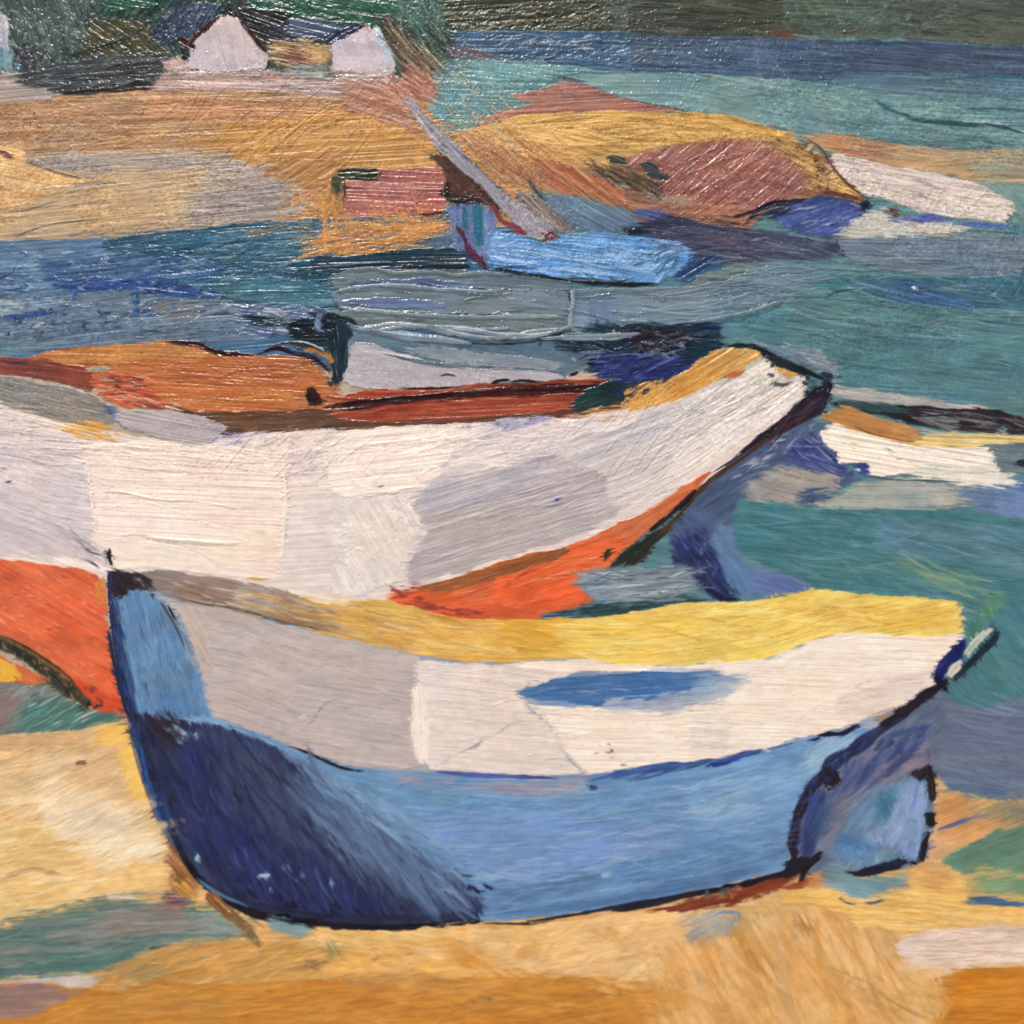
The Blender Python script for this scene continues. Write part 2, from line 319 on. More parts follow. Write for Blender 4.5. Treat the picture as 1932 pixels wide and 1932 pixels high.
PAINT = '''
#! ---------- grounds (run past the frame) ----------
P fo 2f4038/4f6560 a=60 bw=4 | -260,-260 900,-260 900,200 -260,200
P hi 414a40/56695c a=3 bw=4 | 860,-260 2200,-260 2200,120 860,120
P wr 4f807f/5f8f8a/3f6c7a a=3 bw=3.5 st=.08 | 820,60 2200,60 2200,1600 1000,1300 1000,640 820,640
P sf c0894f/b07c4a/cf9a58 a=-3 bw=3 | -260,160 1000,160 1000,480 -260,480
P wl 4c7390/3f6478/5f86a2 a=-4 bw=4 | -260,430 1000,430 1000,700 -260,700
P sn d6b07c/c99c5c a=0 bw=4 | -260,1290 2200,1500 2200,2200 -260,2200
@TL
#! ---------- foliage ----------
P fo 4d625c/3a4c44/7b918a a=70 bw=2.5 m3=.5 ms=.4 | -400,-400 560,-400 520,60 480,260 300,400 -400,500
P fo 27403a/1f5946/33423a a=-50 bw=3 ms=.5 | 540,-400 1300,-400 1300,60 1000,160 820,240 560,120
P fo 205a45/2c6a52 a=10 bw=3 | 560,-300 900,-300 900,30 700,60 580,40
P fo 46462a/5c5834/2d3524 a=35 bw=2.5 ms=.4 | 520,120 820,120 900,220 960,320 500,330 440,260
P fo 3f5070/2c3a54/6c829a a=-60 bw=3 ms=.5 | 960,20 1240,20 1220,100 1100,190 900,260 860,200
P fo 211e24/33303c a=20 bw=3 | 1340,40 1640,60 1640,200 1880,210 1940,250 1560,230 1500,260 1400,160
P fo 2a6650/1f553f/3b7a60 a=8 bw=3 | 1320,-300 2500,-300 2500,140 1900,140 1700,90 1560,60 1400,50
P fo 5b6f8c/47597a a=12 bw=3 rag=.8 | 1620,120 1760,100 1932,150 2000,170 1900,220 1700,210 1600,180
C fo 6f8a84/8aa09a/4a605c/2c3b38 n=170 l=34 w=5 a=65 da=35 op=.75 d=.5 h=2 | 0,0 540,0 500,200 280,380 60,300
C fo 1f2a28/4b5c56/6d7f70/8b8f76/2b3f52 n=110 l=26 w=4 a=-45 da=40 d=.5 op=.75 h=2 | 540,60 1200,60 940,320 480,330
C fo 6f84a0/2c3a58/a0b0b8/342f55 n=36 l=22 w=4 a=-60 da=40 d=.4 h=2 | 960,30 1240,30 1060,180 880,240
C fo 3a7a62/54907a/1d4a3c/6c8a6a n=50 l=34 w=5 a=15 da=30 d=.5 h=2 | 1340,0 1930,0 1930,120 1600,50
C fo 9a8450/6d6a3a/3a3a20 n=40 l=16 w=3 a=40 da=50 d=.4 h=2 | 560,150 900,240 940,310 500,310
S - 1d2a28 w=6 d=.4 | 900,60 820,160 700,230 500,290 330,360
S - 20302c w=4 d=.4 | 1000,20 900,120 820,210
S h0 b9b2b8/c5c0c4 w=16 d=.1 | -60,80 20,120 40,220
P h0 a9aab4/bcb8be a=80 | -300,60 0,80 40,170 50,260 20,330 -300,330
P h0 5c8288/7c989c a=80 | -300,270 50,270 90,300 70,400 -300,440
C fo 5a2a3c/2c2440/38304a/6a4a56 n=46 l=16 w=4 a=60 da=50 d=.3 | 80,260 200,260 200,400 80,420
C wl 3f6f80/24506a/7fa0a6 n=18 l=30 w=6 a=80 da=40 | 0,330 120,380 160,440 0,540
#! ---------- ground under trees ----------
P sf a3948c/8f8c8a/c0a89c a=-5 bw=2.5 rag=.6 | -500,440 300,420 340,540 200,590 -500,600
P fo 4d5356/3d4246/6c747a a=-4 bw=2.4 st=.14 ms=.5 m3=.5 rag=.7 | 80,440 300,370 560,330 820,310 960,300 960,390 900,470 860,510 600,530 360,545 240,500 100,500
P fo 2b2b2c a=-6 bw=2 st=.1 rag=.6 mix=0 | 300,520 600,490 800,465 905,460 890,495 700,520 400,548
C fo 8b9498/303638/5a6468/a09c98 n=50 l=60 w=3 a=-5 da=8 d=.6 | 120,440 500,360 900,320 860,470 500,510 250,500
C fo 2d3c54/6f7c88/414c5c n=36 l=20 w=4 a=60 da=60 d=.4 | 160,330 900,300 930,380 500,400 180,420
#! lilac strip
P sf b2958c/a5877c/c4aaa0 a=1 bw=2.2 st=.09 rag=.7 | 900,420 1040,410 1520,400 1932,440 2500,450 2500,600 1932,560 1500,530 1100,520 700,540 860,510
P sf b0968e/9c8884 a=0 bw=2 rag=.9 op=.8 | 1500,470 1932,470 2300,500 2300,520 1932,520 1600,510
C sf 7b7a7e/c8b0a8/8e736c n=26 l=140 w=2.5 a=2 da=3 d=.6 | 1000,440 1932,450 1932,540 1000,510
P sf b89a94/c9b0aa a=30 bw=3 rag=.6 | 930,340 1050,300 1060,400 920,410
#! ---------- far sand ----------
G sa | -300,700 600,700 1200,660 1932,640 2500,600
P sf b28a62/9c7652/c49c72 a=-3 bw=2.6 st=.09 mw=.2 | -500,590 200,580 380,545 700,535 1100,520 1500,520 1932,560 1932,800 1000,900 -500,900
C sf d8b088/e0c09c/8f5f3c/b07850 n=150 l=24 w=3.4 a=70 da=40 d=.5 op=.6 h=2.4 | 0,600 600,560 700,800 0,850
P sf c18a46/cc984c/a87236 a=-4 bw=2.6 st=.1 rag=1.1 | 960,800 1300,720 1600,650 1932,590 2500,560 2500,980 1932,1000 1800,1060 1500,1000 1350,890 1100,860
P sf be7c52/c48a5c a=2 bw=2.5 rag=.9 op=.6 | 900,560 1800,570 1932,620 1300,700 700,680
P sf b8804a/a4683c/d19c58 a=-30 bw=2.2 rag=1 op=.7 | 1300,960 1700,880 1932,850 2000,980 1800,1060 1560,1030
C sf e0ac60/b07434/c98a40 n=60 l=120 w=3 a=-32 da=6 d=.6 op=.7 | 600,640 1932,620 1932,1000 1400,900 700,800
C sf a8683c/dba868/c4805a n=90 l=130 w=3 a=-2 da=4 d=.6 op=.6 | 200,560 1932,580 1900,960 200,850
P sf ab9a84/a49080/b9a184 a=-4 bw=2.6 st=.08 rag=.8 | 120,880 700,860 1300,870 1500,1000 1700,1080 1740,1180 1560,1260 1000,1310 640,1330 300,1370 -500,1420 -500,1180 400,1040 600,1020 100,960
P sf c2a376/b3946c/d0b284 a=-6 bw=2.6 st=.07 rag=1.1 R=12 | -500,1100 400,1060 700,960 1100,930 1250,1000 1200,1200 900,1290 500,1330 -500,1400
P sf 9e928f/8f8686/b0a29c a=-6 bw=2.6 rag=1.1 R=12 st=.06 | 1220,980 1500,940 1560,1010 1700,1090 1720,1150 1560,1240 1100,1290 1000,1200
P sf a09a94/908c8c a=-3 bw=2.4 rag=1 op=.8 | 200,890 1200,880 1250,950 500,960 300,940
P sf dcae70/e3bb80/cf9a58 a=12 bw=3 rag=.5 | -500,840 120,830 160,930 360,980 520,1030 300,1070 100,1110 -500,1140
P sf d9a86c/c7935a a=-10 bw=3 rag=.8 | -500,1100 200,1070 300,1080 100,1180 -500,1260
S - 7a4a40 w=10 d=.2 | -20,860 30,870 70,900
S - 6a4a3c w=3 d=.3 | 160,920 300,970 460,1010
S - b3705c w=8 d=.2 | 0,1060 30,1070
S - 6f5a48 w=3 d=.3 | 0,1210 150,1190 320,1140
S - 5b5a58 w=3 d=.4 | 100,1340 300,1270 600,1240
C - c8a878/8f7f70/b7a9a0/e0c898 n=130 l=90 w=3 a=-5 da=5 d=.6 op=.6 | 50,1080 1200,950 1600,1060 1500,1250 60,1350
C - d8b898/b06a4c/a8685a n=22 l=50 w=3 a=12 da=20 d=.5 | 1560,1040 1760,1060 1800,1180 1620,1120
#! ---------- inlet left ----------
G in | -500,1400 200,1370 800,1320 1400,1260 1932,1230 2500,1180
P wl 6a88a6/54748f/8aa2b4 g=in bw=3 st=.14 ms=.6 rag=.5 | -500,1390 200,1360 700,1350 900,1320 1000,1500 700,1600 -500,1700
P wl 3b6a80/2f5a70/57869a g=in bw=2.6 st=.14 ms=.6 rag=.5 | 560,1370 850,1320 1100,1300 1500,1255 1800,1240 2100,1240 2100,1520 1500,1520 1200,1600 900,1620 800,1540
P wl 4e6e94/3f5f84/7690a8 a=-6 bw=2.6 st=.16 ms=.5 rag=.8 | 200,1480 1100,1450 1300,1540 1000,1600 300,1640
P wl 1d4352/27586a a=-3 bw=3 rag=.8 | 1600,1530 1932,1480 2200,1450 2200,1560 1932,1580 1880,1620 1760,1600
P wl 4d7c8a/42707e/6d949c a=-2 bw=3 st=.06 rag=.5 | 1000,1600 1500,1550 1700,1600 1900,1640 1900,1740 1500,1720 1250,1680 1000,1640
P wl 33528a/2c4578/4c6ca0 a=6 bw=3 st=.14 rag=.7 ms=.5 | 260,1600 500,1570 800,1580 1000,1600 1250,1650 1300,1690 1000,1680 700,1640 420,1660
P wl 6d8296/5c7086/90a4b0 a=-6 bw=2.4 st=.14 ms=.5 rag=.6 | -500,1680 400,1650 760,1650 1000,1690 1300,1700 1700,1740 1880,1760 1900,1830 1600,1850 1500,1932 -500,2010
P wl 8fa2a8/a8b4b8 a=0 bw=3 rag=.8 | -500,1680 60,1690 150,1740 60,1790 -500,1800
S wl 2c4a84 w=8 d=.3 | 0,1795 150,1790 340,1765
S wl 2f5488 w=10 d=.3 | 770,1640 780,1720 775,1790
S wl 4d6ea0 w=7 d=.3 | 420,1640 415,1700
P wl 7d8084/8a8f90 a=-8 rag=.9 | 860,1700 1100,1700 1200,1760 1050,1830 900,1800
C wl 2f4d7c/34567c/5c7ea0/a6b8c4/c8d2d4/44608c n=240 l=36 w=4 a=-8 da=24 d=.5 op=.75 h=2.2 | 0,1420 1000,1380 1400,1560 1000,1900 0,1920
C wl 22485c/2e6078/8aa8ac/b8c4c0/1c3a54 n=120 l=46 w=3.5 a=-3 da=14 d=.5 op=.7 h=2.2 | 800,1360 1900,1260 1900,1560 900,1580
C wl 24406c/1f355c n=26 l=24 w=5 a=70 da=40 d=.3 | 20,1760 800,1700 1000,1850 40,1920
C wl 8a98a6/6a86a0/a9b0b8/5d6c9c n=50 l=40 w=8 a=8 da=14 d=.4 h=3.5 | 1240,1700 1880,1740 1900,1900 1300,1880
P wl 17303f/12242f a=0 bw=4 rag=.7 wob=6 | 1370,1770 1500,1790 1640,1800 1600,1850 1480,1850 1380,1820
P wl 17303f/0f1c26 a=0 bw=4 rag=.7 wob=6 | 1620,1830 1760,1780 1820,1740 1900,1800 2100,1800 2100,1980 1640,1980 1640,1900
P wl 7388a4/8496a8 a=70 bw=4 rag=.5 wob=5 h=4 | 1790,1780 1850,1760 1900,1820 1890,1880 1830,1900 1790,1850
C wl c8965a/d49a5c n=36 l=40 w=2.6 a=88 da=40 d=.5 h=2 | 1540,1120 1932,1080 1932,1380 1600,1260
C wl c08a58/b9805c n=26 l=100 w=2.4 a=-3 da=8 d=.6 | 1300,1280 1932,1260 1932,1360 1400,1330
#! ---------- houses ----------
P h1 c3b5b7/cbbfc2/b6a8ac a=75 bw=3 st=.03 wob=1.5 R=2 rag=.3 h=3 sm=1.5 | 1245,95 1290,85 1340,100 1420,180 1520,310 1510,370 1500,395 1300,405 1180,412 1045,390 1080,320 1085,250
P h1 b9a19e/c4b0ae a=0 rag=.9 | 930,400 1100,395 1180,412 1500,395 1540,410 1400,430 1040,430
S r1 431a20/2c1418 w=9 rag=.6 d=.25 sm=1.5 | 1250,90 1180,150 1110,210 1070,260
S r1 4a1a20/2a1216 w=15 rag=.6 d=.2 tp=.1 sm=1.5 | 1010,220 1040,240 1090,270 1080,250
S r1 3c1620/2c1420 w=11 rag=.6 d=.2 sm=1.5 | 1350,100 1400,160 1450,230 1510,305
S r1 2a1a28 w=10 d=.2 sm=1.5 | 1290,20 1300,60 1340,80
S fo 1c2030 w=14 d=.3 | 1035,270 1045,310 1050,345
P sf c29a62/b4864c/dcb884 a=8 bw=2.6 rag=1 st=.14 | 1530,230 1700,235 1880,260 1900,330 1760,390 1600,380 1530,320
P sf 74402a/5a2f20 a=12 bw=2.6 rag=1 | 1560,310 1640,280 1740,310 1770,370 1700,390 1600,370
P sf 808e8e/97a29e a=2 bw=2.6 rag=.9 | 1540,390 1700,385 1880,380 1900,420 1850,450 1600,425
@TM
P h2 c5bac2/ccc2ca/b2a8b4 a=70 bw=3 st=.03 wob=1.5 R=2 rag=.3 h=3 sm=1.5 | -50,240 0,230 60,200 150,150 215,170 270,290 310,380 290,420 200,445 0,400 -50,415
P h2 a6bcc4/c0ccd0/9ab0b4 a=55 bw=2.5 rag=.7 st=.1 sm=1.5 | 180,140 230,170 300,280 320,350 260,340 220,270
P h2 b7a8a8 a=0 rag=1 mix=0 | -60,400 200,430 260,450 180,480 -60,440
S h2 cdc4c6 w=14 d=.1 h=4 sm=1.5 | 285,410 260,450 225,500
S h2 cdc4c6 w=10 d=.1 h=4 sm=1.5 | 290,400 240,400
S r2 1d2444/2b2c54 w=17 d=.15 rag=.6 sm=1.5 | -80,250 0,190 60,165 130,130
S r2 161a22 w=9 d=.3 sm=1.5 | 230,110 270,100 300,140
P fo 5a4a3a/463c30/7a6a54 a=42 bw=2.2 rag=.9 st=.16 | 220,120 300,140 420,230 520,320 590,350 560,390 440,380 340,370 300,300
C fo 8b7c60/3a3428/c0a878/6a5a40 n=60 l=90 w=3 a=45 da=10 d=.5 | 220,130 330,170 560,360 380,370 290,300
P fo 2f4a3c/28382c/4a5c48 a=30 bw=2.5 rag=.9 ms=.5 | 300,100 640,180 720,260 600,330 560,340 440,240
#! ---------- top centre / right ----------
P fo 33604c/4b7264/2a4a3c a=20 bw=3 rag=.6 | 280,-300 700,-300 640,100 560,160 380,140 300,80
C fo 5c8a80/7ca098/30504c n=60 l=90 w=3 a=75 da=18 d=.5 | 260,0 560,0 620,180 380,180
P hi 3a3c2c/4a4c38/2a2c22 a=-4 bw=2.6 rag=.7 st=.14 ms=.5 | 560,60 700,-300 1540,-300 1540,170 1300,170 1000,165 760,170 640,180
P hi 46544c/3c463e/5e6a5c a=6 bw=2.6 st=.1 | 1500,-300 2800,-300 2800,200 1932,205 1700,185 1480,160
C hi 6a6c4c/8a8460/24261e/9c9c80/50605a n=130 l=50 w=3 a=-15 da=25 d=.5 h=2.4 | 560,70 1540,20 1540,160 700,170
C hi 2e342e/66705c/5a6e68 n=60 l=110 w=3 a=8 da=6 d=.5 | 1500,20 1930,40 1930,180 1500,150
G fw | -500,200 600,185 1000,180 1932,205 2600,235 3200,240 3900,285
P wf 4a6480/42586f/5e748c g=fw bw=3 st=.12 rag=.5 | 600,200 760,180 1000,172 1932,200 2100,215 2100,420 1932,410 1500,400 1300,370 1000,345 900,320 700,290
C wf 7c8ea2/39485f/8fa0ac/3a4a60 n=90 l=60 w=3 a=-12 da=22 d=.5 h=2 | 760,190 1900,210 1900,400 1100,350
P wf 5a5a68/6a5f66 a=20 rag=.8 | 580,260 700,260 900,320 960,345 800,340 640,330
@TR
P hi 3d4238/4a4c40/2c3028 a=3 bw=2.6 st=.13 ms=.5 rag=.7 | -300,-300 540,-300 560,180 700,220 0,215 -300,200
P hi 56695c/4a5c52/6c8072 a=2 bw=2.8 st=.1 rag=.8 | 500,-400 1300,-400 1350,200 1200,225 800,220 600,120
P hi 5a6258/4c5850/6f7668 a=5 bw=2.8 st=.1 rag=.8 | 1200,-400 2700,-400 2700,280 1932,270 1600,250 1250,230
P hi 6f4c3e/80594a/4a3a30 a=8 rag=1 bw=2.4 | 440,160 600,165 760,210 700,225 500,215
P hi 70503f/5c4038 a=5 rag=1 bw=2.4 | 830,165 1000,165 1080,200 900,200
S hi 5a3c30 w=6 d=.4 | 1760,125 1850,130 1932,145
C hi 7c8c80/38463e/94a090/405850 n=100 l=60 w=3 a=60 da=50 d=.6 op=.6 | 540,0 1932,0 1932,200 700,200
P wf 4c6078/44556c/5c7088 g=fw bw=3 st=.1 rag=.4 | -300,200 0,215 200,220 460,215 760,235 1200,230 1600,255 1932,270 2700,290 2700,460 1932,440 1500,430 1200,425 760,465 400,440 0,412 -300,400
P wf 4a596c/445264/5a6a7c a=4 bw=2.6 st=.09 rag=.7 | 900,260 1932,280 2700,300 2700,440 1932,420 1300,420 900,400
C wf 71849a/3a4a60/2e3c54 n=90 l=150 w=3 a=4 da=5 d=.6 op=.6 | 0,230 1932,280 1932,420 0,400
C wf 3c4c64/7a8a98/5a7c84 n=40 l=90 w=3 a=62 da=6 d=.6 op=.6 | 300,240 800,240 960,540 520,560
#! teal upper water
G tw | -1500,500 -600,500 0,500 600,620 1000,700 1500,740 2700,780
P wr 75a096/68938c/88b0a4 g=tw bw=3 st=.07 rag=.4 | -500,405 0,415 400,440 760,470 1100,520 1200,600 1300,680 1100,760 900,770 560,730 300,690 -100,620 -300,590 -560,500 -700,420
P wr 6c9a90/5f8c86/7fa89a g=tw bw=3.4 st=.07 rag=.5 | 500,470 1200,540 1932,560 2700,570 2700,900 1932,860 1300,800 900,760
P wr 57797f/4c7078/688c8c a=3 bw=2.8 st=.08 rag=.7 | 760,450 1200,425 1932,440 2700,440 2700,620 1932,560 1400,560 1100,520
S wr 2f6068/3a6870 w=6 d=.3 | 1300,465 1450,455 1700,435 1932,440 2200,450
S wr 2d5c60/3a7070 w=8 d=.1 tp=.3 | 1080,555 1130,600 1200,635 1280,655
S wr 27494e/2d5a5c w=9 d=.05 tp=.2 | 1240,650 1320,680 1450,695 1600,705 1740,705 1830,725 1932,760
S wr 3a6668 w=5 d=.3 | 1560,660 1600,620 1700,615 1932,625 2200,640
S wr 8fb6a8 w=6 d=.4 h=3 | 1580,690 1700,690 1850,710
P wr 52706e/4a5f60 a=5 rag=1 bw=2.4 | 1300,780 1700,790 1932,800 2700,820 2700,870 1932,850 1500,840 1300,815
C wr 8cb4a8/547f7c/9ab8b0/4c7474 n=120 l=100 w=3.4 a=8 da=14 d=.6 op=.5 | 0,440 1932,560 1932,820 900,750 300,660
C wr 4a6c70/3f5c62/8fb0a8 n=40 l=110 w=3 a=55 da=8 d=.6 op=.5 | 380,460 760,480 1000,740 620,700
@TM
P wr 5f938c/72a198/548078 a=3 bw=2.8 st=.06 rag=.5 | 680,335 1000,345 1300,375 1420,400 1230,440 1100,520 1130,600 1000,620 840,650 860,700 740,745 620,750 560,700 480,590 540,440 650,420
P wr 6fa59a/7eb0a4 a=8 rag=.8 bw=2.6 | 700,350 1280,385 1200,440 900,480 700,430
S wr 4f5a64/5a6068 w=9 d=.3 rag=.6 | 1200,430 1280,450 1400,470
S wr 565f66/4c4f58 w=6 d=.15 | 1240,430 1400,490 1600,560 1760,595 1932,630 2100,650
P sf a3685a/b07a68/96584a a=-4 bw=2.8 st=.07 rag=.6 | 1240,455 1400,490 1600,560 1800,600 1980,635 1500,640 1200,640 1000,670 830,690 850,650 1100,600 1030,570 930,535 1100,520
P sf 9f5a44/b0705a a=-4 rag=.9 bw=2.4 | 800,650 1100,620 1500,625 1300,650 900,720 760,720
#! red ochre at foot of slope
P sf a5654c/8f5038/bd8a6a a=35 bw=2.4 rag=1 st=.12 | 320,390 440,375 540,370 520,420 500,470 540,500 520,600 480,600 420,540 360,520
P sf b4806a/a87058/c49a84 a=20 bw=2.4 rag=1 | 0,440 200,470 320,450 380,560 420,700 480,800 300,700 0,620
C sf cc9c84/8a4c38/b06c50/d8b8a0 n=50 l=60 w=3 a=40 da=12 d=.5 | 230,420 520,400 540,560 420,640 300,560
S sf b06a4a w=5 d=.3 | 540,690 600,700 640,740
#! sand bar, yellow
G sb | -800,760 400,750 700,720 1000,665 1400,640 1932,650 2300,690 2800,770
P sf d2a052/dcb060/c48c44 g=sb bw=3.2 st=.12 rag=.6 h=2 | 600,760 840,700 1000,660 1500,625 1932,640 2200,660 2480,740 2580,770 2560,850 2400,860 1932,860 1700,960 1500,960 1100,960 900,900 700,820
P sf dfb46c/d8a85c a=10 bw=3 rag=.9 | 1000,740 1400,700 1500,800 1400,900 1100,900 880,820
P sf b57c50/a06840/c99868 a=38 bw=2.2 st=.12 rag=.8 | 600,740 820,800 1100,920 1400,1000 1500,1130 1300,1120 1150,1090 980,1060 760,900
P sf a4583e/b06c4c/8f4a38 a=32 bw=2.2 rag=.9 st=.12 | 1080,930 1250,920 1450,990 1600,1080 1720,1180 1600,1170 1300,1100 1140,1010
C sf e0b878/c89050/8a5030/d4a070/a4583e n=130 l=150 w=3 a=37 da=5 d=.6 op=.7 h=2.4 | 640,760 900,720 1400,900 1800,1140 1500,1150 1000,1060
C sf b5803c/e6c070/a87434 n=60 l=130 w=3 a=-3 da=8 d=.6 op=.6 h=2.4 | 900,680 1932,650 2400,760 1932,830 1300,840
@TR
P sf a87858/7a5040 a=10 | -350,900 -100,820 400,780 700,840 900,1000 1060,1150 900,1180 620,1130 480,1190 380,1290 0,1300 -300,1260
P mo a26c60/95605a/b07e70 a=-40 bw=2.8 st=.07 rag=.5 | -330,930 -300,880 -200,860 -120,840 0,830 150,800 400,790 520,840 640,920 690,1000 680,1080 560,1120 440,1180 400,1230 300,1260 0,1260 -200,1240 -150,1100 -250,1080 -160,980
P mo a87058/b07a68 a=3 rag=.9 bw=2.4 | -100,1140 300,1150 400,1190 380,1290 0,1290 -250,1250
P mo 5e4a3a/43382e a=15 rag=1 bw=2.4 | -200,1200 100,1230 380,1240 300,1270 0,1250 -200,1260
C mo b98878/8a564c/7c4c40 n=60 l=120 w=3 a=-40 da=8 d=.6 op=.7 h=2.6 | -100,860 500,850 600,980 300,1180 0,1130
P sf c8a05c/8a5a38/e0be74 a=20 bw=3 st=.16 ms=.3 mw=.05 rag=.8 h=3 | 520,760 620,760 700,850 800,880 830,960 960,1060 1050,1140 960,1130 840,1100 700,1080 690,1000 640,920 540,860
C sf e2c078/70442c/c49a60/5c3828 n=50 l=26 w=7 a=30 da=50 d=.2 h=3 | 600,770 760,860 940,1100 720,1070 660,900
S mo 6f4230 w=9 d=.4 | 780,1090 900,1110 1020,1140
@TM
S mo 343c3c/3f4844 w=20 d=.2 rag=.8 tp=.1 | 1510,905 1560,915 1610,925
S mo 3b4248 w=14 d=.3 rag=.8 | 1690,930 1750,950 1800,980
S mo 3b4248 w=12 d=.3 rag=.8 | 1720,990 1800,1000 1850,1020
P mo 5c4832/7a6448/403626 a=25 bw=2.2 rag=1 st=.16 | 1420,950 1550,960 1700,1010 1800,1060 1850,1110 1700,1090 1500,1000
P mo 95705a/b09880 a=25 bw=2.2 rag=1 | 1640,1100 1932,1110 2050,1180 1800,1170
C mo 302c28/4f3c28/9a7c54 n=36 l=80 w=3 a=28 da=10 d=.5 | 1420,940 1650,960 1850,1090 1600,1060
S - 46414c/57505c w=11 d=.2 rag=.6 tp=.1 | 1060,1020 1100,1080 1150,1140
#! brown patch, pink block, blue strip
P pb a8665c/b47466/96564c a=2 bw=2.8 st=.08 rag=.4 h=2.5 | -50,1070 60,1010 230,960 420,950 560,930 580,960 580,1040 590,1100 580,1180 600,1200 420,1240 200,1260 0,1290 -60,1250
P pb 8b6a4a/a4744c a=60 rag=.9 bw=2.5 | -70,1000 0,1010 30,1080 20,1180 -60,1240
P wl 4f6676/5c7488/3c5666 a=-3 bw=3 | -160,1240 200,1240 620,1200 640,1290 600,1400 700,1420 720,1540 -160,1540
C pb c9914f/bd8440/d8a25c/c08850 n=150 l=110 w=5 a=-4 da=7 d=.55 rag=.8 sm=8 | -120,1330 200,1300 600,1235 600,1290 450,1370 200,1420 -140,1440
C pb c9914f/d49a50/b87c40 n=50 l=50 w=4 a=62 da=10 d=.35 | -60,1240 600,1190 600,1280 0,1330
C pb c9914f/d49a50 n=26 l=60 w=4 a=88 da=8 d=.4 | -120,1150 -20,1130 20,1330 -80,1400
S pb 2c3328/3a4034 w=22 d=.15 rag=.7 tp=.08 | -20,990 80,985 150,992 215,985
S pb 2f362a/4a4a38 w=22 d=.3 rag=.8 tp=.08 | -30,1000 -26,1050 -20,1090
S pb 4c3a2c w=6 d=.4 | 20,1010 24,1100 10,1180
C pb d8a25c/bd8040/5a6a76/a86a50 n=60 l=90 w=4 a=-4 da=8 d=.5 | -80,1260 600,1220 500,1370 -80,1440
C - c88a5a/b47464 n=26 l=46 w=3 a=60 da=12 d=.3 | 0,1180 560,1180 560,1300 0,1300
P wl 28414f/1f3644/3a5664 a=-2 bw=2.6 st=.1 rag=.6 | -160,1460 100,1440 400,1410 700,1400 740,1530 400,1530 -160,1540
P pl 5d6f9c/6f7fa6/4a6090 a=85 bw=4 rag=.5 | 590,1160 720,1145 850,1170 880,1260 850,1400 830,1480 760,1450 640,1420 620,1250
S wl 2c6a80/347890 w=24 d=.1 tp=.08 | 775,1155 775,1260 780,1400
S wl 38708a w=12 d=.2 tp=.1 | 700,1180 700,1300
P pb 4d3228/3a2822/674434 a=50 bw=3 st=.12 rag=.6 ms=.5 | 480,880 500,855 560,870 650,930 760,1020 860,1110 920,1190 870,1200 820,1150 600,1150 580,1090 590,1000 560,940
S pb 1e1a1a w=9 d=.2 | 600,1020 590,1100 640,1140 740,1140
S pb 261c20 w=11 d=.2 tp=.1 | 590,1110 700,1130 800,1140
S pb 5a2c20 w=7 d=.2 | 440,1220 520,1215 590,1200
#! blue dark zone under sand bar
P wr 63808c/5a7682/8496a0 a=30 bw=2.6 rag=.7 st=.1 | 1130,1090 1300,1110 1600,1190 1700,1240 1500,1330 1350,1310 1200,1180
P wr 4a5a94/5a6aa0 a=12 rag=.8 | 1620,1180 1780,1190 1900,1230 1800,1270 1650,1240
P wr 2f3350/3f4560/1f2238 a=12 bw=2.6 rag=.7 st=.12 | 1750,1240 1932,1230 2200,1280 2450,1330 2500,1400 2300,1480 2100,1500 1932,1560 1860,1440 1700,1330 1560,1320
@TR
P wr 3c425c/4f566c/2a3048 a=8 bw=2.6 rag=.7 st=.12 ms=.5 | -100,1280 300,1300 700,1340 900,1370 1000,1440 700,1480 400,1480 100,1500 0,1560 -100,1500
P wr 1f4468/2a5880 a=-30 rag=.8 bw=3 | -60,1480 200,1450 260,1480 100,1560 0,1610 -60,1600
C wr 6a4050/7a5258/243050/8490a0 n=50 l=80 w=3 a=8 da=10 d=.5 | 0,1300 700,1340 900,1400 300,1480 0,1500
P mb 44589c/3a4c88/5a6cac a=-20 bw=3 st=.1 rag=.5 | 530,1240 620,1150 780,1100 950,1130 1060,1190 980,1240 920,1290 830,1340 700,1330 560,1300
S mb 201e30 w=10 d=.2 rag=.7 | 270,1235 400,1200 500,1160 640,1140 720,1120
S mb 1e2038 w=18 d=.2 tp=.1 | 1010,1150 1050,1180
C mb 8a94bc/303c74 n=26 l=60 w=3 a=-10 da=20 d=.5 | 600,1180 1000,1160 900,1280 640,1280
P sf bb9266/c8a274/a88460 a=5 bw=2.6 st=.1 rag=.7 | 620,750 900,775 1300,825 1600,850 1932,860 2700,880 2700,1060 1932,1060 1650,1030 1400,980 1100,935 860,875 780,850
P sf a8684a/bd8a60 a=8 rag=1 bw=2.4 | 740,760 900,780 1300,840 1200,880 900,870
P wr 8f9a84/a8a484 a=3 rag=1.1 op=.7 bw=2.4 | 1450,860 1932,870 2700,880 2700,1060 1932,1080 1700,1060 1650,980
C sf d8b484/a07850/90988c/8a9a98 n=70 l=130 w=3 a=4 da=5 d=.6 op=.7 | 900,790 1932,870 1932,1050 1200,930
P wr 6a948a/7aa296 a=40 rag=.8 bw=2.6 | 1620,1030 1932,1060 2700,1080 2700,1320 1932,1300 1850,1280 1860,1150 1700,1080
P bf cdbfb6/d8cac0/b9aeaa a=10 bw=2.8 st=.05 rag=.6 h=3 wob=3 | 840,890 880,868 1100,930 1400,980 1600,1020 1760,1080 1870,1150 1870,1200 1820,1270 1550,1240 1330,1200 1200,1150 1050,1100 900,1030 820,940
P bf b5b4ac/c4beb4/8fa4a0 a=6 bw=2.4 st=.06 rag=1 | 900,1290 1000,1210 1130,1180 1200,1250 1600,1270 1740,1290 1300,1345 1000,1380 840,1345
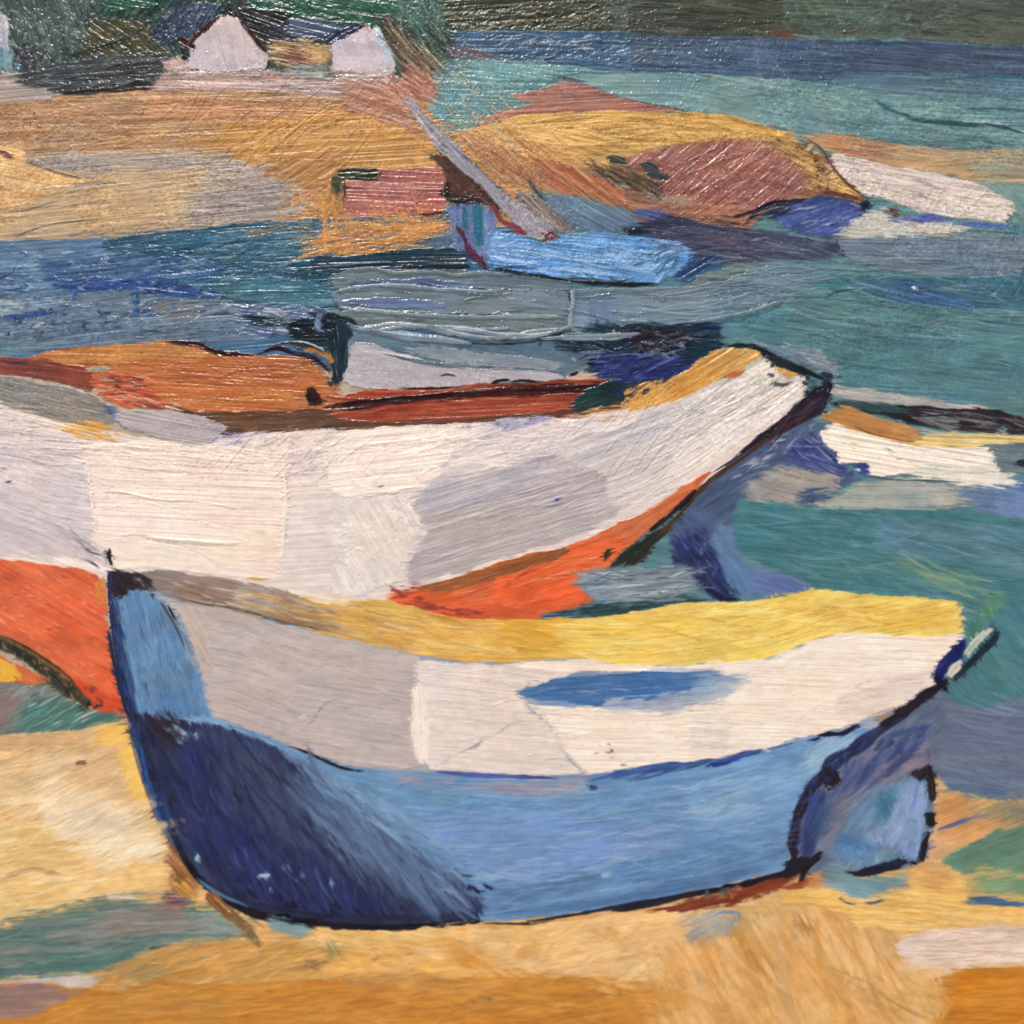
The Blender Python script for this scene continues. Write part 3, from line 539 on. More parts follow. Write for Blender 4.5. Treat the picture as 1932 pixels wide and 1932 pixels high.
P wr 8a9090/9c948c a=2 rag=1.1 bw=2.2 op=.8 | 900,1350 1700,1330 1932,1360 1700,1410 1000,1400
P bp 525e9c/6570a8 a=8 rag=.8 | 1130,1240 1300,1230 1380,1205 1570,1250 1400,1265 1200,1262
S bp 5a6cac w=8 d=.3 | 1560,1265 1700,1275 1880,1290
P mo 7a4a3c/60382c a=20 rag=1 | 1150,1180 1230,1180 1250,1220 1160,1225
C bf e4dace/a8a4a4/bcae9c n=40 l=70 w=3.4 a=12 da=14 d=.5 h=2.6 | 880,900 1800,1120 1800,1240 1100,1120
#! lower right water
P wr 6c8288/627a84/88989a a=2 bw=2.8 st=.08 rag=.6 | 880,1360 1932,1330 2700,1320 2700,1590 1932,1575 1400,1565 1000,1500 900,1440
P wr 3c7078/336474/4c8088 a=5 bw=3 st=.08 rag=.5 | 1000,1560 1500,1570 1932,1570 2700,1580 2700,1800 1932,1760 1500,1740 1200,1700 900,1640
P wr 34627c/2c5680/4c7c98 a=14 bw=3 st=.1 rag=.9 | 1050,1620 1300,1600 1600,1700 1700,1800 1400,1740 1200,1720
P wr 4b7f7c/568a84/43706f a=8 bw=3 st=.06 rag=.6 | 360,1560 700,1500 900,1560 960,1640 1100,1720 1932,1780 2700,1780 2700,2200 400,2200
P wr 2f7070/3a7c78 a=6 rag=.8 | 600,1570 900,1570 960,1610 800,1640 620,1620
P wr 64787a/74868a a=-5 bw=3 rag=.6 | 100,1560 300,1500 560,1480 760,1540 600,1560 400,1700 200,1700 0,1640
C wr 7a9c98/35585c/9ab0b0/5f8a8c n=150 l=120 w=3.4 a=6 da=12 d=.6 op=.55 h=2 | 700,1480 1932,1400 1932,1930 600,1930
S wr 2f565c w=5 d=.2 h=2 | 800,1700 860,1660 960,1640 1020,1640
S wr c8d8d4 w=3 d=.4 h=4 | 440,1570 560,1545 700,1570 820,1580
S - d8dcd8 w=6 d=0 tp=0 h=4 | 1303,1628 1308,1636
S wr 2e5c60 w=4 d=.2 | 1932,1500 1900,1620 1860,1700
S wr 3a6a6c w=4 d=.2 | 1932,1260 1880,1300 1880,1380
@TM
#! ---------- light blue boat, spar ----------
P pl 5790cc/6a9ed4/4680b8 a=5 bw=3 st=.07 rag=.6 h=2.5 | 820,1330 900,1300 1050,1340 1150,1380 1260,1330 1350,1310 1500,1320 1700,1340 1900,1370 1990,1420 1960,1500 1860,1560 1780,1620 1660,1600 1450,1590 1280,1590 1000,1540 840,1500 830,1420
P pl 6c98c8/8ab0d8 a=-20 rag=1 | 850,1310 1000,1340 1000,1420 860,1420
C pl 8cbce8/3c70a8/a0c4e4/2c5c94 n=80 l=110 w=3.4 a=5 da=6 d=.6 op=.7 h=2.4 | 860,1380 1880,1380 1900,1500 1500,1580 900,1500
C pl 1f5068/2a6070/8ab4d0 n=36 l=24 w=5 a=60 da=50 d=.3 | 1700,1420 1932,1400 1932,1520 1780,1600
P wr 121c30/1c2844 a=10 rag=.7 | 1560,1310 1600,1280 1700,1285 1830,1330 1820,1350 1650,1330
C pl 8fb8e0/6a9cd0/a8c8e8 n=40 l=90 w=6 a=6 da=6 d=.5 op=.6 | 860,1390 1850,1390 1850,1500 1400,1560 900,1480
C wl 2c4c60/1f3448/4a6c84 n=46 l=50 w=5 a=8 da=14 d=.5 op=.8 rag=1 | 840,1490 1280,1570 1700,1590 1700,1625 1200,1600 820,1530
C pl 5a8cc0/7aa8d8/3c6490 n=30 l=40 w=7 a=-50 da=16 d=.5 | 1650,1420 1950,1400 1900,1540 1740,1620
S wr 1c2028 w=9 d=.2 rag=.7 | 1290,1595 1400,1605 1550,1610 1660,1615 1780,1610
S wl 1d2c34 w=9 d=.3 | 860,1520 1000,1550 1200,1580 1300,1600
S ml 462236/5a2c40 w=9 d=.1 | 650,1285 690,1340 710,1400
S ml 42203a/562a44 w=13 d=.1 tp=.12 | 705,1380 740,1440 790,1480 820,1530
P ms 98939b/a5a0a6/87838c a=52 bw=3 st=.04 rag=.3 R=2 wob=1.5 h=4 er=1.5 | 350,560 400,558 470,640 540,710 640,810 760,940 860,1040 970,1130 1080,1190 1180,1260 1230,1310 1200,1345 1130,1362 1050,1335 960,1250 880,1160 800,1070 720,1000 640,930 560,860 500,790 430,690 380,620
P ms 7c7270/8f8682/a69a90 a=40 bw=2.2 st=.14 rag=.6 h=3 | 960,1060 1060,1110 1150,1150 1240,1230 1345,1310 1290,1325 1230,1320 1150,1250 1050,1180
S ms 6c6a74 w=4 d=.15 | 560,760 660,860 780,960 880,1060 960,1120
S ms bcb8bc w=4 d=.3 h=5 | 420,640 520,790 640,900
S pl 6a2a36/7f3a44 w=10 d=.1 tp=.1 | 845,1165 880,1200 900,1245 960,1285
S pl 6f303c/8a4450 w=12 d=.1 tp=.1 | 930,1265 1000,1300 1050,1335
S pl 7a3040 w=7 d=.1 | 1145,1345 1180,1325 1215,1340
S pl 7a3040 w=7 d=.1 | 1140,1365 1170,1360 1210,1350
C - c8b08c/a8b0a4/d0c0a0 n=60 l=150 w=1.6 a=48 da=3 d=.5 h=3.4 | 230,200 700,150 900,600 1300,1200 1200,1250 700,800 300,350
C - c8b8a0/b0b8a8 n=20 l=190 w=1.5 a=52 da=2 d=.4 h=3.4 | 600,300 800,280 1000,600 800,700 560,450
#! ---------- impasto slate band ----------
G ib | -300,1530 0,1535 150,1530 400,1535 900,1550 1300,1600 2000,1620 3000,1600
P gb 6b7c82/74868a/5f7078 g=ib bw=4 st=.05 rag=.15 R=3 wob=2 h=5 er=1 ridge=.2 sm=2 | -60,1600 -40,1555 40,1530 150,1515 240,1535 400,1530 560,1530 700,1540 900,1555 1150,1580 1300,1600 1290,1650 1000,1645 700,1640 300,1620 0,1655
P gb 52648c/5f7292 g=ib bw=4 st=.05 rag=.6 h=4 ridge=.2 sm=2 | 60,1600 300,1580 500,1580 760,1620 900,1640 600,1635 300,1615 60,1640
P gb 77868a/84919a/6b7a80 g=ib bw=5 st=.05 rag=.15 R=3 wob=2 h=5.5 er=1 ridge=.2 sm=2 | -55,1665 0,1650 300,1625 700,1642 1000,1648 1290,1655 1300,1720 1290,1785 900,1785 500,1780 200,1765 0,1750
P gb 6c7a98/7d8a9c g=ib bw=5 st=.04 rag=.6 h=5 ridge=.2 sm=2 | 0,1700 200,1690 600,1710 600,1750 200,1745 0,1735
P gb 717e7c/7e8a8a/66747a g=ib bw=5 st=.05 rag=.15 R=3 wob=2 h=5.5 er=1 ridge=.2 sm=2 | -50,1755 200,1770 500,1785 900,1790 1290,1790 1295,1850 1240,1880 1100,1890 980,1920 800,1910 640,1880 480,1850 300,1870 120,1850 40,1860 -30,1800
P gb 6a7c98/8592a0 g=ib bw=5 rag=.5 h=5 wob=5 ridge=.2 sm=2 | 40,1850 180,1840 320,1830 450,1850 300,1890 150,1880 90,1880
P gb 7c909a/869aa2/6c8090 a=3 bw=5 st=.04 rag=.2 R=3 wob=2 h=4.5 er=1 ridge=.2 sm=2 | 1290,1650 1500,1640 1932,1632 2150,1600 2300,1540 2450,1500 2650,1520 2800,1580 2500,1640 2340,1720 2200,1790 1932,1850 1700,1880 1500,1900 1290,1880 1300,1760
P gb 6f7a94/7c86a0 a=88 bw=4 rag=.8 op=.6 h=4 ridge=.2 sm=2 | 1380,1700 1560,1690 1560,1840 1400,1840
P gb 6f8590/7d9498 a=-8 bw=5 rag=.5 op=.8 h=4 ridge=.2 sm=2 | 1600,1830 1932,1800 2200,1760 2100,1830 1932,1860 1700,1880
S gb 8a9aa0/aebabb w=6 d=0 rag=.2 tp=.1 h=4 dm=3.2 ridge=.3 sm=1 | -50,1660 80,1632 240,1618 400,1625 560,1640 800,1650 920,1648
S gb 8a9aa0/aebabb w=6 d=0 rag=.2 tp=.1 h=4 dm=3.2 ridge=.3 sm=1 | -20,1755 150,1760 330,1775 520,1790 760,1795 1000,1795 1280,1795
S gb 90a0a4/b8c0bc w=7 d=0 rag=.2 tp=.1 h=4 dm=3.2 ridge=.3 sm=1 | 60,1862 200,1872 330,1850 470,1856 560,1880 700,1900 860,1915 1000,1905 1080,1880 1260,1866
S gb 8a9a9c/a8b4b4 w=6 d=0 rag=.2 tp=.2 h=4 dm=3.2 ridge=.3 sm=1 | 560,1870 760,1868 960,1862
S gb 8a9aa0 w=4 d=0 rag=.2 tp=.1 h=4 dm=3.2 ridge=.3 sm=1 | 30,1540 170,1520 300,1545 520,1540 640,1560 800,1545 1000,1560
S gb 8fa0a6 w=6 d=0 rag=.3 tp=.1 h=4 dm=3.2 ridge=.3 sm=1 | 1300,1640 1310,1700 1295,1790 1290,1860
S gb 8fa0a6 w=4 d=0 rag=.3 tp=.1 h=4 dm=3.2 ridge=.3 sm=1 | 1290,1650 1500,1640 1700,1640 1932,1632
C wr 5c8284/6c8c90/4f787c/7c9498 n=60 l=120 w=7 a=-4 da=7 d=.55 op=.8 rag=1 sm=8 h=2.5 | 2100,1560 2500,1490 2850,1500 2700,1650 2300,1760 2100,1820
C gb 7c909a/8a9ca4/6c8090 n=26 l=150 w=6 a=-7 da=6 d=.5 op=.7 h=4 | 1800,1640 2500,1560 2400,1700 1900,1800
S gb 8fa0a6 w=6 d=0 rag=.3 tp=.1 h=4 dm=3.2 ridge=.3 sm=1 | 1500,1880 1650,1840 1800,1850 1932,1830 2150,1800 2330,1760 2500,1700
C gb 98a4b0/5c6c84/aab4b4/55708c n=46 l=90 w=3 a=2 da=5 d=.5 h=5 op=.6 | 0,1560 1300,1640 2000,1660 2000,1830 1000,1880 0,1840
S wl 16222c w=6 d=.3 | 0,1520 200,1500 420,1510 700,1515
S gb 2a3440 w=4 d=.2 | 1290,1655 1294,1720
#! lumps under the band
P gb 5d7488/74889a/4a6478 a=10 bw=4 rag=.5 wob=6 h=4 ms=.4 ridge=.2 sm=2 | -60,1900 100,1870 300,1880 560,1890 800,1930 1000,1925 1180,1890 1290,1890 1400,1910 1650,1880 1660,1950 1500,2010 1100,1990 700,1960 300,1960 0,1990
P wl 132a3a/0f1c28 a=20 rag=.6 wob=5 | -120,1780 -40,1770 40,1830 100,1840 40,1870 60,1900 -20,1960 -120,1960
S gb 10141c w=5 d=.2 | 800,1925 900,1932 1020,1900 1100,1890
@MM
P wl 26444e/1c3640 a=10 rag=.8 bw=4 | 1000,0 1300,-60 1450,-100 1700,-60 1700,120 1500,200 1280,180 1100,80
#! ---------- large boat: cabin, navy, deck ----------
@U
P bg 5a3c30 a=-2 mix=0 | 330,760 640,750 900,735 1180,715 1300,700 1300,760 1180,800 900,815 640,825 330,845
@MM
P gb 5d727e/6d828c/4c6270 a=8 bw=3 st=.07 rag=.5 ridge=.2 sm=2 | 60,-20 300,-30 700,10 1000,-10 1400,10 1450,120 1300,200 1200,200 800,180 400,140 100,60
P bc b0aab0/b9b4b8/a59ea4 a=8 bw=3 st=.03 rag=.2 R=3 h=3.5 er=1 ridge=.2 sm=2 | 5,120 30,50 90,15 180,15 300,60 420,110 700,150 1000,165 1250,190 1260,225 1100,232 900,238 700,262 400,275 200,280 60,255 10,200
S bc 5f6f7c w=8 d=.5 rag=.8 | 150,20 260,70 400,110 600,140 900,155 1240,170
P bc 8b929a/9a9ea6 a=8 bw=3 rag=.9 op=.8 ridge=.2 sm=2 | 300,20 600,40 1000,80 1250,120 1250,170 900,150 600,120 400,80
S bc d0cccc w=5 d=.3 h=5 | 200,55 330,80 480,110
S - 5f544c w=7 d=.1 rag=.7 | 560,200 600,190 650,200
P bm b8b0b0/c8a090 a=-10 rag=.8 ridge=.65 | 1260,200 1350,160 1480,180 1540,220 1400,240 1280,240
P br 923e2a/a85236/6f2a20 a=-2 bw=3 st=.1 rag=.5 | -60,330 100,280 400,270 800,240 1100,235 1400,210 1550,210 1520,260 1400,330 1300,390 1000,420 700,440 300,460 -60,450
P br 3a1216/521c1a/240c12 a=-3 bw=2.4 st=.2 rag=.8 | -100,370 100,340 400,310 700,280 1000,250 1400,240 1500,230 1440,280 1300,300 1000,310 700,320 400,340 150,380 -100,395
S br c8704a w=5 d=.3 | 60,275 300,282 600,272 760,255
S br 16202e w=5 d=.1 | 320,265 500,268 700,258
S br 161e30 w=9 d=.1 | 850,240 900,225 960,222
S br 161e30 w=6 d=.1 | 960,230 1040,222 1110,232
S br 161e30 w=9 d=.1 | 1290,190 1340,178
C br b8603c/6a2c20/c88868/2c0e12 n=34 l=60 w=2.4 a=-4 da=10 d=.5 h=2.6 | 0,290 1400,240 1300,380 0,430
P bg 5d4230/6f5038/4a3426 a=-3 bw=2.4 st=.14 rag=.5 | -900,420 -500,410 -100,400 0,440 300,465 600,450 900,420 1100,400 1140,430 900,450 600,470 300,490 60,505 -400,515 -700,500 -820,460
P fn 1f2430/2a2036 a=0 | 2300,2300 2310,2300 2310,2310
P bd 1d3a3a/16282e a=-20 rag=.8 | 1275,370 1330,320 1440,240 1540,225 1640,230 1600,300 1590,340 1480,375 1350,390
P bd 222c60/1b2450/2c3c7c a=-6 bw=3 st=.14 rag=.8 | 1380,120 1480,60 1600,0 1800,-60 1932,-100 2150,-100 2150,60 1980,140 1860,230 1700,230 1500,200
P bd 1a1a2c/252236 a=-30 rag=.8 | 1640,0 1750,-80 1932,-70 2050,20 1900,60 1750,80
P wl 28494e/1c3038 a=0 rag=.8 | 1440,-20 1560,-80 1660,-60 1640,40 1500,60
C bd 4a5c9c/10142c/6a7490/1f2c60 n=70 l=50 w=4 a=-15 da=40 d=.5 | 1400,120 1900,-40 1932,120 1700,220 1500,180
C bd 86a0a8/1c3840/5a7078 n=30 l=24 w=4 a=30 da=50 d=.4 | 1100,20 1500,0 1500,160 1280,160
P bd d29a50/dca85e/c48a44 a=-30 bw=3 st=.06 rag=.5 h=2.5 | 1570,400 1590,330 1600,280 1700,230 1800,250 1860,220 1932,180 1990,130 2050,90 2100,60 2200,35 2320,50 2400,80 2350,110 2300,150 2200,190 2080,240 1932,320 1800,360 1700,410
P bd c89258/d8a868 a=-4 rag=1 | 1300,420 1500,380 1700,380 1650,420 1400,440
P bd c0663a a=-30 rag=.5 mix=0 | 2160,210 2200,170 2290,155 2280,180 2200,210
C bd 302c50/24244c/5a4c48 n=24 l=24 w=4 a=-10 da=30 d=.4 | 1760,220 1900,180 2100,110 2000,160 1880,240
@ML
P bd bb6a3c/c2784a/ad5c34 a=2 bw=3 st=.06 rag=.3 R=3 h=2.5 | 60,120 300,50 700,20 1000,0 1150,30 1300,70 1440,80 1650,80 1760,110 1830,160 1880,230 1980,330 1980,390 1750,390 1500,400 1200,400 960,390 860,380 700,300 400,200 160,180
P bd bd8048/c98e54/b0703c a=2 bw=2.4 rag=.9 st=.08 | 240,70 500,30 900,10 1100,30 1250,90 900,110 500,130 300,140
P bd c07e44/cc8c4c a=3 bw=2.4 rag=1 st=.1 | 860,290 1300,310 1700,280 1650,330 1300,340 900,320
P wl 6c8288/5a7480 a=-3 rag=.8 ms=.4 | -500,0 260,0 240,60 0,100 -500,110
P bd 8a4638/7a3c34/9c584a a=8 bw=2.8 rag=.6 st=.1 | -500,80 0,90 240,100 480,150 560,240 520,290 300,230 0,180 -500,150
P bd bf5636/cc6a48/a84a34 a=12 bw=2.6 rag=.7 st=.12 | 500,210 660,170 780,210 850,280 940,340 860,380 700,380 600,330 540,270
C bd e08a68/8a3c30/c8a088/4a3038 n=60 l=40 w=3.4 a=12 da=16 d=.5 h=2.6 | 480,200 800,200 900,370 640,370
P bd 7c8c84/a8aca0 a=5 rag=.6 | 470,150 560,135 640,145 620,165 520,168
S bd 4c3448 w=6 d=.4 | 0,110 80,125 170,120
C bd d49068/b05c34/cf9058 n=60 l=150 w=2.4 a=1 da=4 d=.6 op=.7 h=2.4 | 800,60 1700,100 1740,370 900,370
S - 2c1416 w=10 d=.2 rag=.6 wob=4 | 940,5 1020,10 1130,20 1220,60 1330,75 1440,80
S - 2a1216 w=9 d=.2 rag=.7 | 1440,80 1560,40 1640,60 1720,80 1800,110 1850,160 1870,200
S - 3a1a18 w=6 d=.2 | 1560,20 1640,10 1760,30
S - 2a1414 w=18 d=.1 rag=.6 tp=.15 | 1745,265 1790,310 1810,350
S - 1f1010 w=9 d=.1 rag=.6 | 1740,280 1760,340 1800,360
S br 2a1014 w=8 d=.1 | 1830,375 1932,378 2050,370
S br 8a3c2c w=6 d=.3 | 1840,310 1932,330 2030,330
P br 16333a/0f2228 a=80 rag=.7 wob=5 | 1860,-60 1932,-120 2010,-60 1960,20 1960,120 1932,200 1950,250 1900,270 1850,250 1880,200 1870,100
S bd b87a3c w=9 d=.2 | 1700,40 1800,60 1880,110 1850,130
S bd a8c0c0 w=5 d=.3 h=5 | 1640,0 1740,10 1850,60
#! ---------- large boat hull ----------
P wl 4a5f80 a=0 | 2400,200 2401,200 2401,201
@U
G hu | -260,740 0,765 150,805 300,835 450,825 650,812 950,790 1180,775 1300,730 1450,660 1600,580
G hl | -260,1050 0,1040 200,1060 450,1100 740,1100 900,1050 1100,1000 1300,900 1440,800 1600,700
P bm d8ccc8/cfc4c4/e2d8d2 g=hu bw=2.8 st=.035 rag=.4 R=3 h=2.5 ridge=.65 | -260,735 0,762 60,782 140,806 230,820 330,833 450,820 560,814 650,811 850,800 960,792 1100,785 1200,770 1300,740 1390,705 1438,671 1480,690 1524,716 1521,741 1488,777 1436,836 1365,890 1310,925 1270,960 1208,992 1118,1032 1034,1055 950,1078 866,1104 790,1135 740,1160 700,1170 560,1150 450,1125 300,1105 210,1095 190,1092 120,1085 0,1080 -260,1075
P bm cfc5c8/c2bac0/dcd2d0 g=hl bw=2.6 st=.04 rag=.8 ridge=.65 | -260,790 0,800 150,830 175,930 180,1040 0,1050 -260,1050
P bm b2aab2/c4bcc0 a=25 bw=2.2 rag=1.1 op=.7 ridge=.65 | -100,900 60,930 130,1010 190,1060 60,1050 -100,1040
@ML
P bm e2d3ca/e6d7ce/d9cac1 a=3 bw=4 st=.02 rag=.4 R=4 h=3 er=.5 ridge=.65 | 460,600 900,560 1300,600 1640,640 1620,760 1610,1000 1600,1160 1590,1280 1500,1350 1100,1310 830,1265 640,1300 610,1180 540,1140 520,900 480,700
P bm dfd1c3/e1d5c5/d6c8b6 a=12 bw=4 st=.02 rag=.5 op=.9 ridge=.65 | 1150,1010 1500,1060 1560,1160 1540,1220 1300,1260 1000,1180 700,1120 760,1080 1000,1130 1380,1130
P bm e1d4c9/e5d9cf a=10 bw=4 st=.02 rag=.5 ridge=.65 | 620,1150 850,1130 1100,1170 1240,1260 1590,1300 1590,1350 1100,1310 830,1270 660,1290
P bm e7d8d0/eadbd4 a=3 bw=5 st=.015 rag=.2 R=2 h=3 er=1.2 ridge=.65 | 540,960 800,900 960,950 1130,1010 1280,1070 1390,1130 1340,1150 1000,1130 830,1100 760,1085 640,1130 560,1110
S bm eee2d8 w=4 d=.1 h=7 | 820,1105 1000,1125 1200,1140 1380,1140
S bm e9dccf w=4 d=.1 h=6 | 590,850 700,855 880,895 1100,905 1360,950
S bm e6d8cc w=4 d=.1 h=6 | 480,580 500,720 520,880 540,1040 545,1130
S bm eee0d4 w=5 d=.1 h=6 | 1610,760 1618,900 1608,1100 1595,1280
S bm c9c2b8 w=3 d=.2 h=1 | 870,1135 1050,1165 1180,1230 1240,1270
C bm c4b8b0/efe4da/b3a6a8 n=120 l=170 w=2.4 a=6 da=4 d=.65 op=.6 h=2.8 | 0,420 700,600 1600,620 1600,760 500,760 0,640
C bm b4a8b8/a99fa8/e6dcd8 n=80 l=120 w=2.2 a=18 da=8 d=.65 op=.55 h=2.6 | 0,640 460,660 520,1100 300,1160 0,1100
C - 6a6c80/8a8890 n=16 l=80 w=1.8 a=36 da=6 d=.5 h=1 | 300,1040 480,1100 590,1220 480,1200
C - 44546c n=7 l=14 w=3.4 a=50 da=60 d=.2 | 0,560 60,580 60,800 0,800
S - 3c4c6c w=3 d=.2 | 480,1165 520,1195 590,1215
S - 3a3648 w=2.5 d=.2 | 460,1230 520,1250 570,1290
@MM
P bm cfcac6/c2c0c2/dad4ce a=10 bw=3 st=.04 rag=.7 ridge=.65 | -60,800 100,860 400,900 480,1050 400,1200 300,1340 200,1390 -40,1400 -60,1280
P bm dad0ca/cfc8c6/e2d8d2 a=60 bw=2.6 st=.06 ms=.4 rag=.8 h=3 ridge=.65 | 20,900 350,880 470,1020 420,1120 360,1220 300,1360 100,1440 -60,1440 -60,1300 60,1200 40,1050
P bm ecdcd4/e6d6cf/f2e6de a=-6 bw=3 st=.03 rag=.7 h=3 ridge=.65 | -90,540 100,500 500,490 800,490 1100,470 1300,440 1500,420 1500,460 1300,560 1000,640 760,740 560,800 300,860 60,880 -60,860
P bm a9a2a6/a09a9e/bab3b4 a=-15 bw=2.8 st=.045 rag=.9 h=2.5 ridge=.65 | 400,900 560,810 800,730 1100,660 1400,580 1600,540 1700,700 1650,900 1400,1080 1150,1160 900,1230 600,1320 400,1380 360,1320 420,1180 480,1080
P bm cbc5c2/c2bcbc/d8d2cc a=-22 bw=2.6 st=.05 rag=.9 ridge=.65 | 1100,600 1500,480 1800,380 1932,320 2200,200 2350,120 2450,90 2630,220 2600,330 2450,430 2200,600 1932,760 1700,900 1500,940 1500,760
P bm d9d0cb/e2dad4 a=-35 bw=2.6 rag=.9 op=.9 ridge=.65 | 1900,620 2200,420 2500,250 2600,240 2600,330 2400,470 2150,650 1932,790 1800,850
C bm d2cac6/a39da2/c6bfbd/aca6a8 n=150 l=200 w=2.4 a=-17 da=4 d=.65 op=.6 h=2.8 | 480,860 1000,700 1600,560 1700,900 1200,1120 500,1330
C bm a9a6ac/efe8e0/9aa0a4 n=110 l=150 w=2.6 a=-33 da=5 d=.65 op=.6 h=2.8 | 1600,560 2400,140 2600,260 2400,450 1800,850
C bm e8e2d6/b9bcbc/f0e8dc n=90 l=50 w=3 a=20 da=40 d=.6 op=.6 h=3 | 0,900 440,900 420,1150 250,1380 0,1400
C bm f2e8e0/d6c8c0/b8b0b8 n=80 l=60 w=3 a=-40 da=25 d=.6 op=.6 h=3 | 0,520 1400,440 1200,560 600,780 0,840
P bm 8a88b4/9a98bc a=-4 bw=2.6 rag=.9 ridge=.65 | 780,470 900,450 1050,440 1200,420 1180,460 1050,480 960,500 860,480
C bm 8c8ab0/a6a2bc/54606c n=22 l=40 w=2.6 a=-50 da=20 d=.5 | 700,480 1180,440 1000,500 760,510
P bg c9a078/d0b090 a=-3 bw=2.4 rag=1.1 op=.8 | 1100,440 1400,410 1700,400 1600,430 1200,450
S - a04a38 w=3 d=.4 | 1240,425 1340,435 1420,420
S - 2c3cb0 w=5 d=0 tp=0 | 1217,899 1226,897
S - 7a4a38 w=4 d=0 tp=0 | 658,912 668,911
S - 2c5c8c w=3 d=0 | 200,824 228,824
@MR
P bm d8d0c8/aab0a8 a=-30 bw=2.6 rag=1 ridge=.65 | 380,100 460,90 560,150 560,240 440,260 330,200
S bo 3a4448 w=7 d=.6 rag=1 op=.8 | 475,185 530,200
S bo 3a4448 w=6 d=.6 rag=1 op=.8 | 510,235 570,245 620,225
P bd cc9a52/b9894c a=20 rag=.6 | 490,120 560,150 660,185 670,205 600,200 520,160
P bo 152229/1f2c38 a=25 bw=3 rag=.6 | 380,40 470,70 560,100 640,130 740,190 700,200 620,180 520,130 430,80
C wr 7c98a0/2c4450/a0b4b8/5c7480 n=70 l=60 w=4 a=25 da=25 d=.5 h=3 | 360,0 640,20 900,140 860,240 760,180 480,60
P wr 90959a/7f8a92 a=12 bw=2.6 rag=1 | 540,20 760,60 900,130 860,190 760,140 620,80
C bo 1c2438/141a28 n=14 l=40 w=6 a=60 da=50 d=.3 | 680,200 840,190 840,300 700,300
@MM
P wl 15303c/1f3c48/10222c a=5 bw=3 rag=.8 ms=.4 | 1180,-30 1400,-20 1560,-60 1660,-110 1800,-90 1932,-80 2080,-90 2160,-20 2200,30 2120,50 2050,80 1960,120 1880,100 1760,40 1640,80 1500,60 1360,80 1200,40
P bd 1c1c28/2a2028/121018 a=-10 rag=.9 ms=.4 | 1560,-50 1680,-90 1850,-60 1932,-60 1990,0 1900,50 1760,70 1640,40
P bd 24306c/1c2658 a=-6 rag=.9 bw=3 | 1420,110 1560,70 1800,90 1960,90 1900,160 1760,220 1580,230 1440,190
C bd 4a5c9c/10142c/6a7490/1f2c60/2a4c5c n=60 l=50 w=4 a=-15 da=16 d=.5 | 1380,60 2080,-60 1932,120 1700,220 1450,180
C wl 8c9ca4/44606c/0c161c n=46 l=40 w=4 a=20 da=16 d=.5 h=3 | 1200,-20 2100,-60 1900,80 1300,60
P bd d29a50/dca85e/c48a44 a=-30 bw=3 st=.06 rag=.8 h=2.5 | 1600,320 1640,270 1740,235 1860,215 1950,175 2000,130 2060,90 2100,60 2200,35 2320,50 2400,80 2350,110 2300,150 2200,190 2080,240 1932,320 1800,360 1640,400
P bd c0663a a=-30 rag=.5 mix=0 | 2160,210 2200,170 2290,155 2280,180 2200,210
@U
S bo 18232a/24303a w=13 d=.2 rag=.8 tp=.1 | 1372,652 1420,654 1450,668 1490,690 1530,706 1556,716
S wr 6f848a w=9 d=.4 h=4 | 1440,652 1490,670 1530,690 1570,705
#! keel outline and orange
@MM
P bk d3683e/c85a34/de7a4c a=-20 bw=3 st=.06 rag=.5 R=3 h=2.5 | 430,1400 600,1350 900,1250 1150,1185 1280,1160 1400,1110 1550,1040 1700,980 1850,890 1932,820 2070,745 2090,730 2080,760 2000,850 1932,900 1750,1060 1600,1180 1500,1290 1420,1330 1350,1390 1430,1450 1390,1500 1100,1560 900,1575 700,1550 550,1520 450,1470
P bk 9a5c34/8a5232/aa6c40 a=-14 bw=2.6 st=.08 rag=.8 | 430,1400 700,1320 1000,1230 1150,1190 1340,1170 1250,1240 1000,1310 700,1380 500,1440 430,1440
P bk de5f34/e66a3c/cf5630 a=-12 bw=3 st=.05 rag=.7 | 860,1330 1200,1260 1350,1150 1540,1130 1600,1170 1480,1290 1300,1340 1340,1400 1400,1460 1300,1500 900,1540 850,1450
P bk cc6c42/d87c50 a=-32 bw=3 rag=.8 | 1500,1080 1700,980 1932,830 2070,750 2000,840 1850,960 1720,1080 1600,1140
P bk 8a3830/9f4a3c/742c28 a=10 bw=3 rag=1 | 250,1425 330,1395 420,1375 440,1450 560,1500 800,1500 860,1560 700,1560 500,1520 380,1450
C bk e88a64/a84a30/f09a70 n=50 l=100 w=2.6 a=-14 da=10 d=.6 op=.7 h=2.6 | 600,1400 1400,1150 1500,1250 1300,1480 800,1520
S bk 2f2a20 w=9 d=.2 rag=.8 | 1530,1170 1500,1210 1490,1250
S bk 2f2a20 w=4 d=.2 | 1480,1220 1520,1210 1540,1190
P bo 2b2034/1e1a2c a=-42 bw=3 rag=.5 | 1740,1060 1850,980 1932,900 2010,830 2010,870 1932,950 1850,1020 1760,1080
P bo 2a3a30/5a3c28/1f2a28 a=-40 bw=2.6 rag=.6 | 1490,1290 1600,1190 1720,1110 1850,1030 1932,960 1950,1000 1850,1090 1760,1170 1700,1240 1640,1280 1560,1270
#! ---------- water behind the boats (right centre) ----------
@MR
P wr 4c5f80/3f5274/647896 a=-30 bw=3 st=.1 rag=.5 | 0,980 100,860 200,760 300,650 450,560 600,480 720,420 800,480 800,560 880,640 960,740 1000,800 700,900 400,900 300,1000 250,1200 150,1400 0,1400
P wr 3c4a84/4a5a94/2f3c70 a=18 bw=2.4 st=.12 rag=.7 | 600,560 760,540 860,640 930,740 940,770 800,740 640,700 560,640
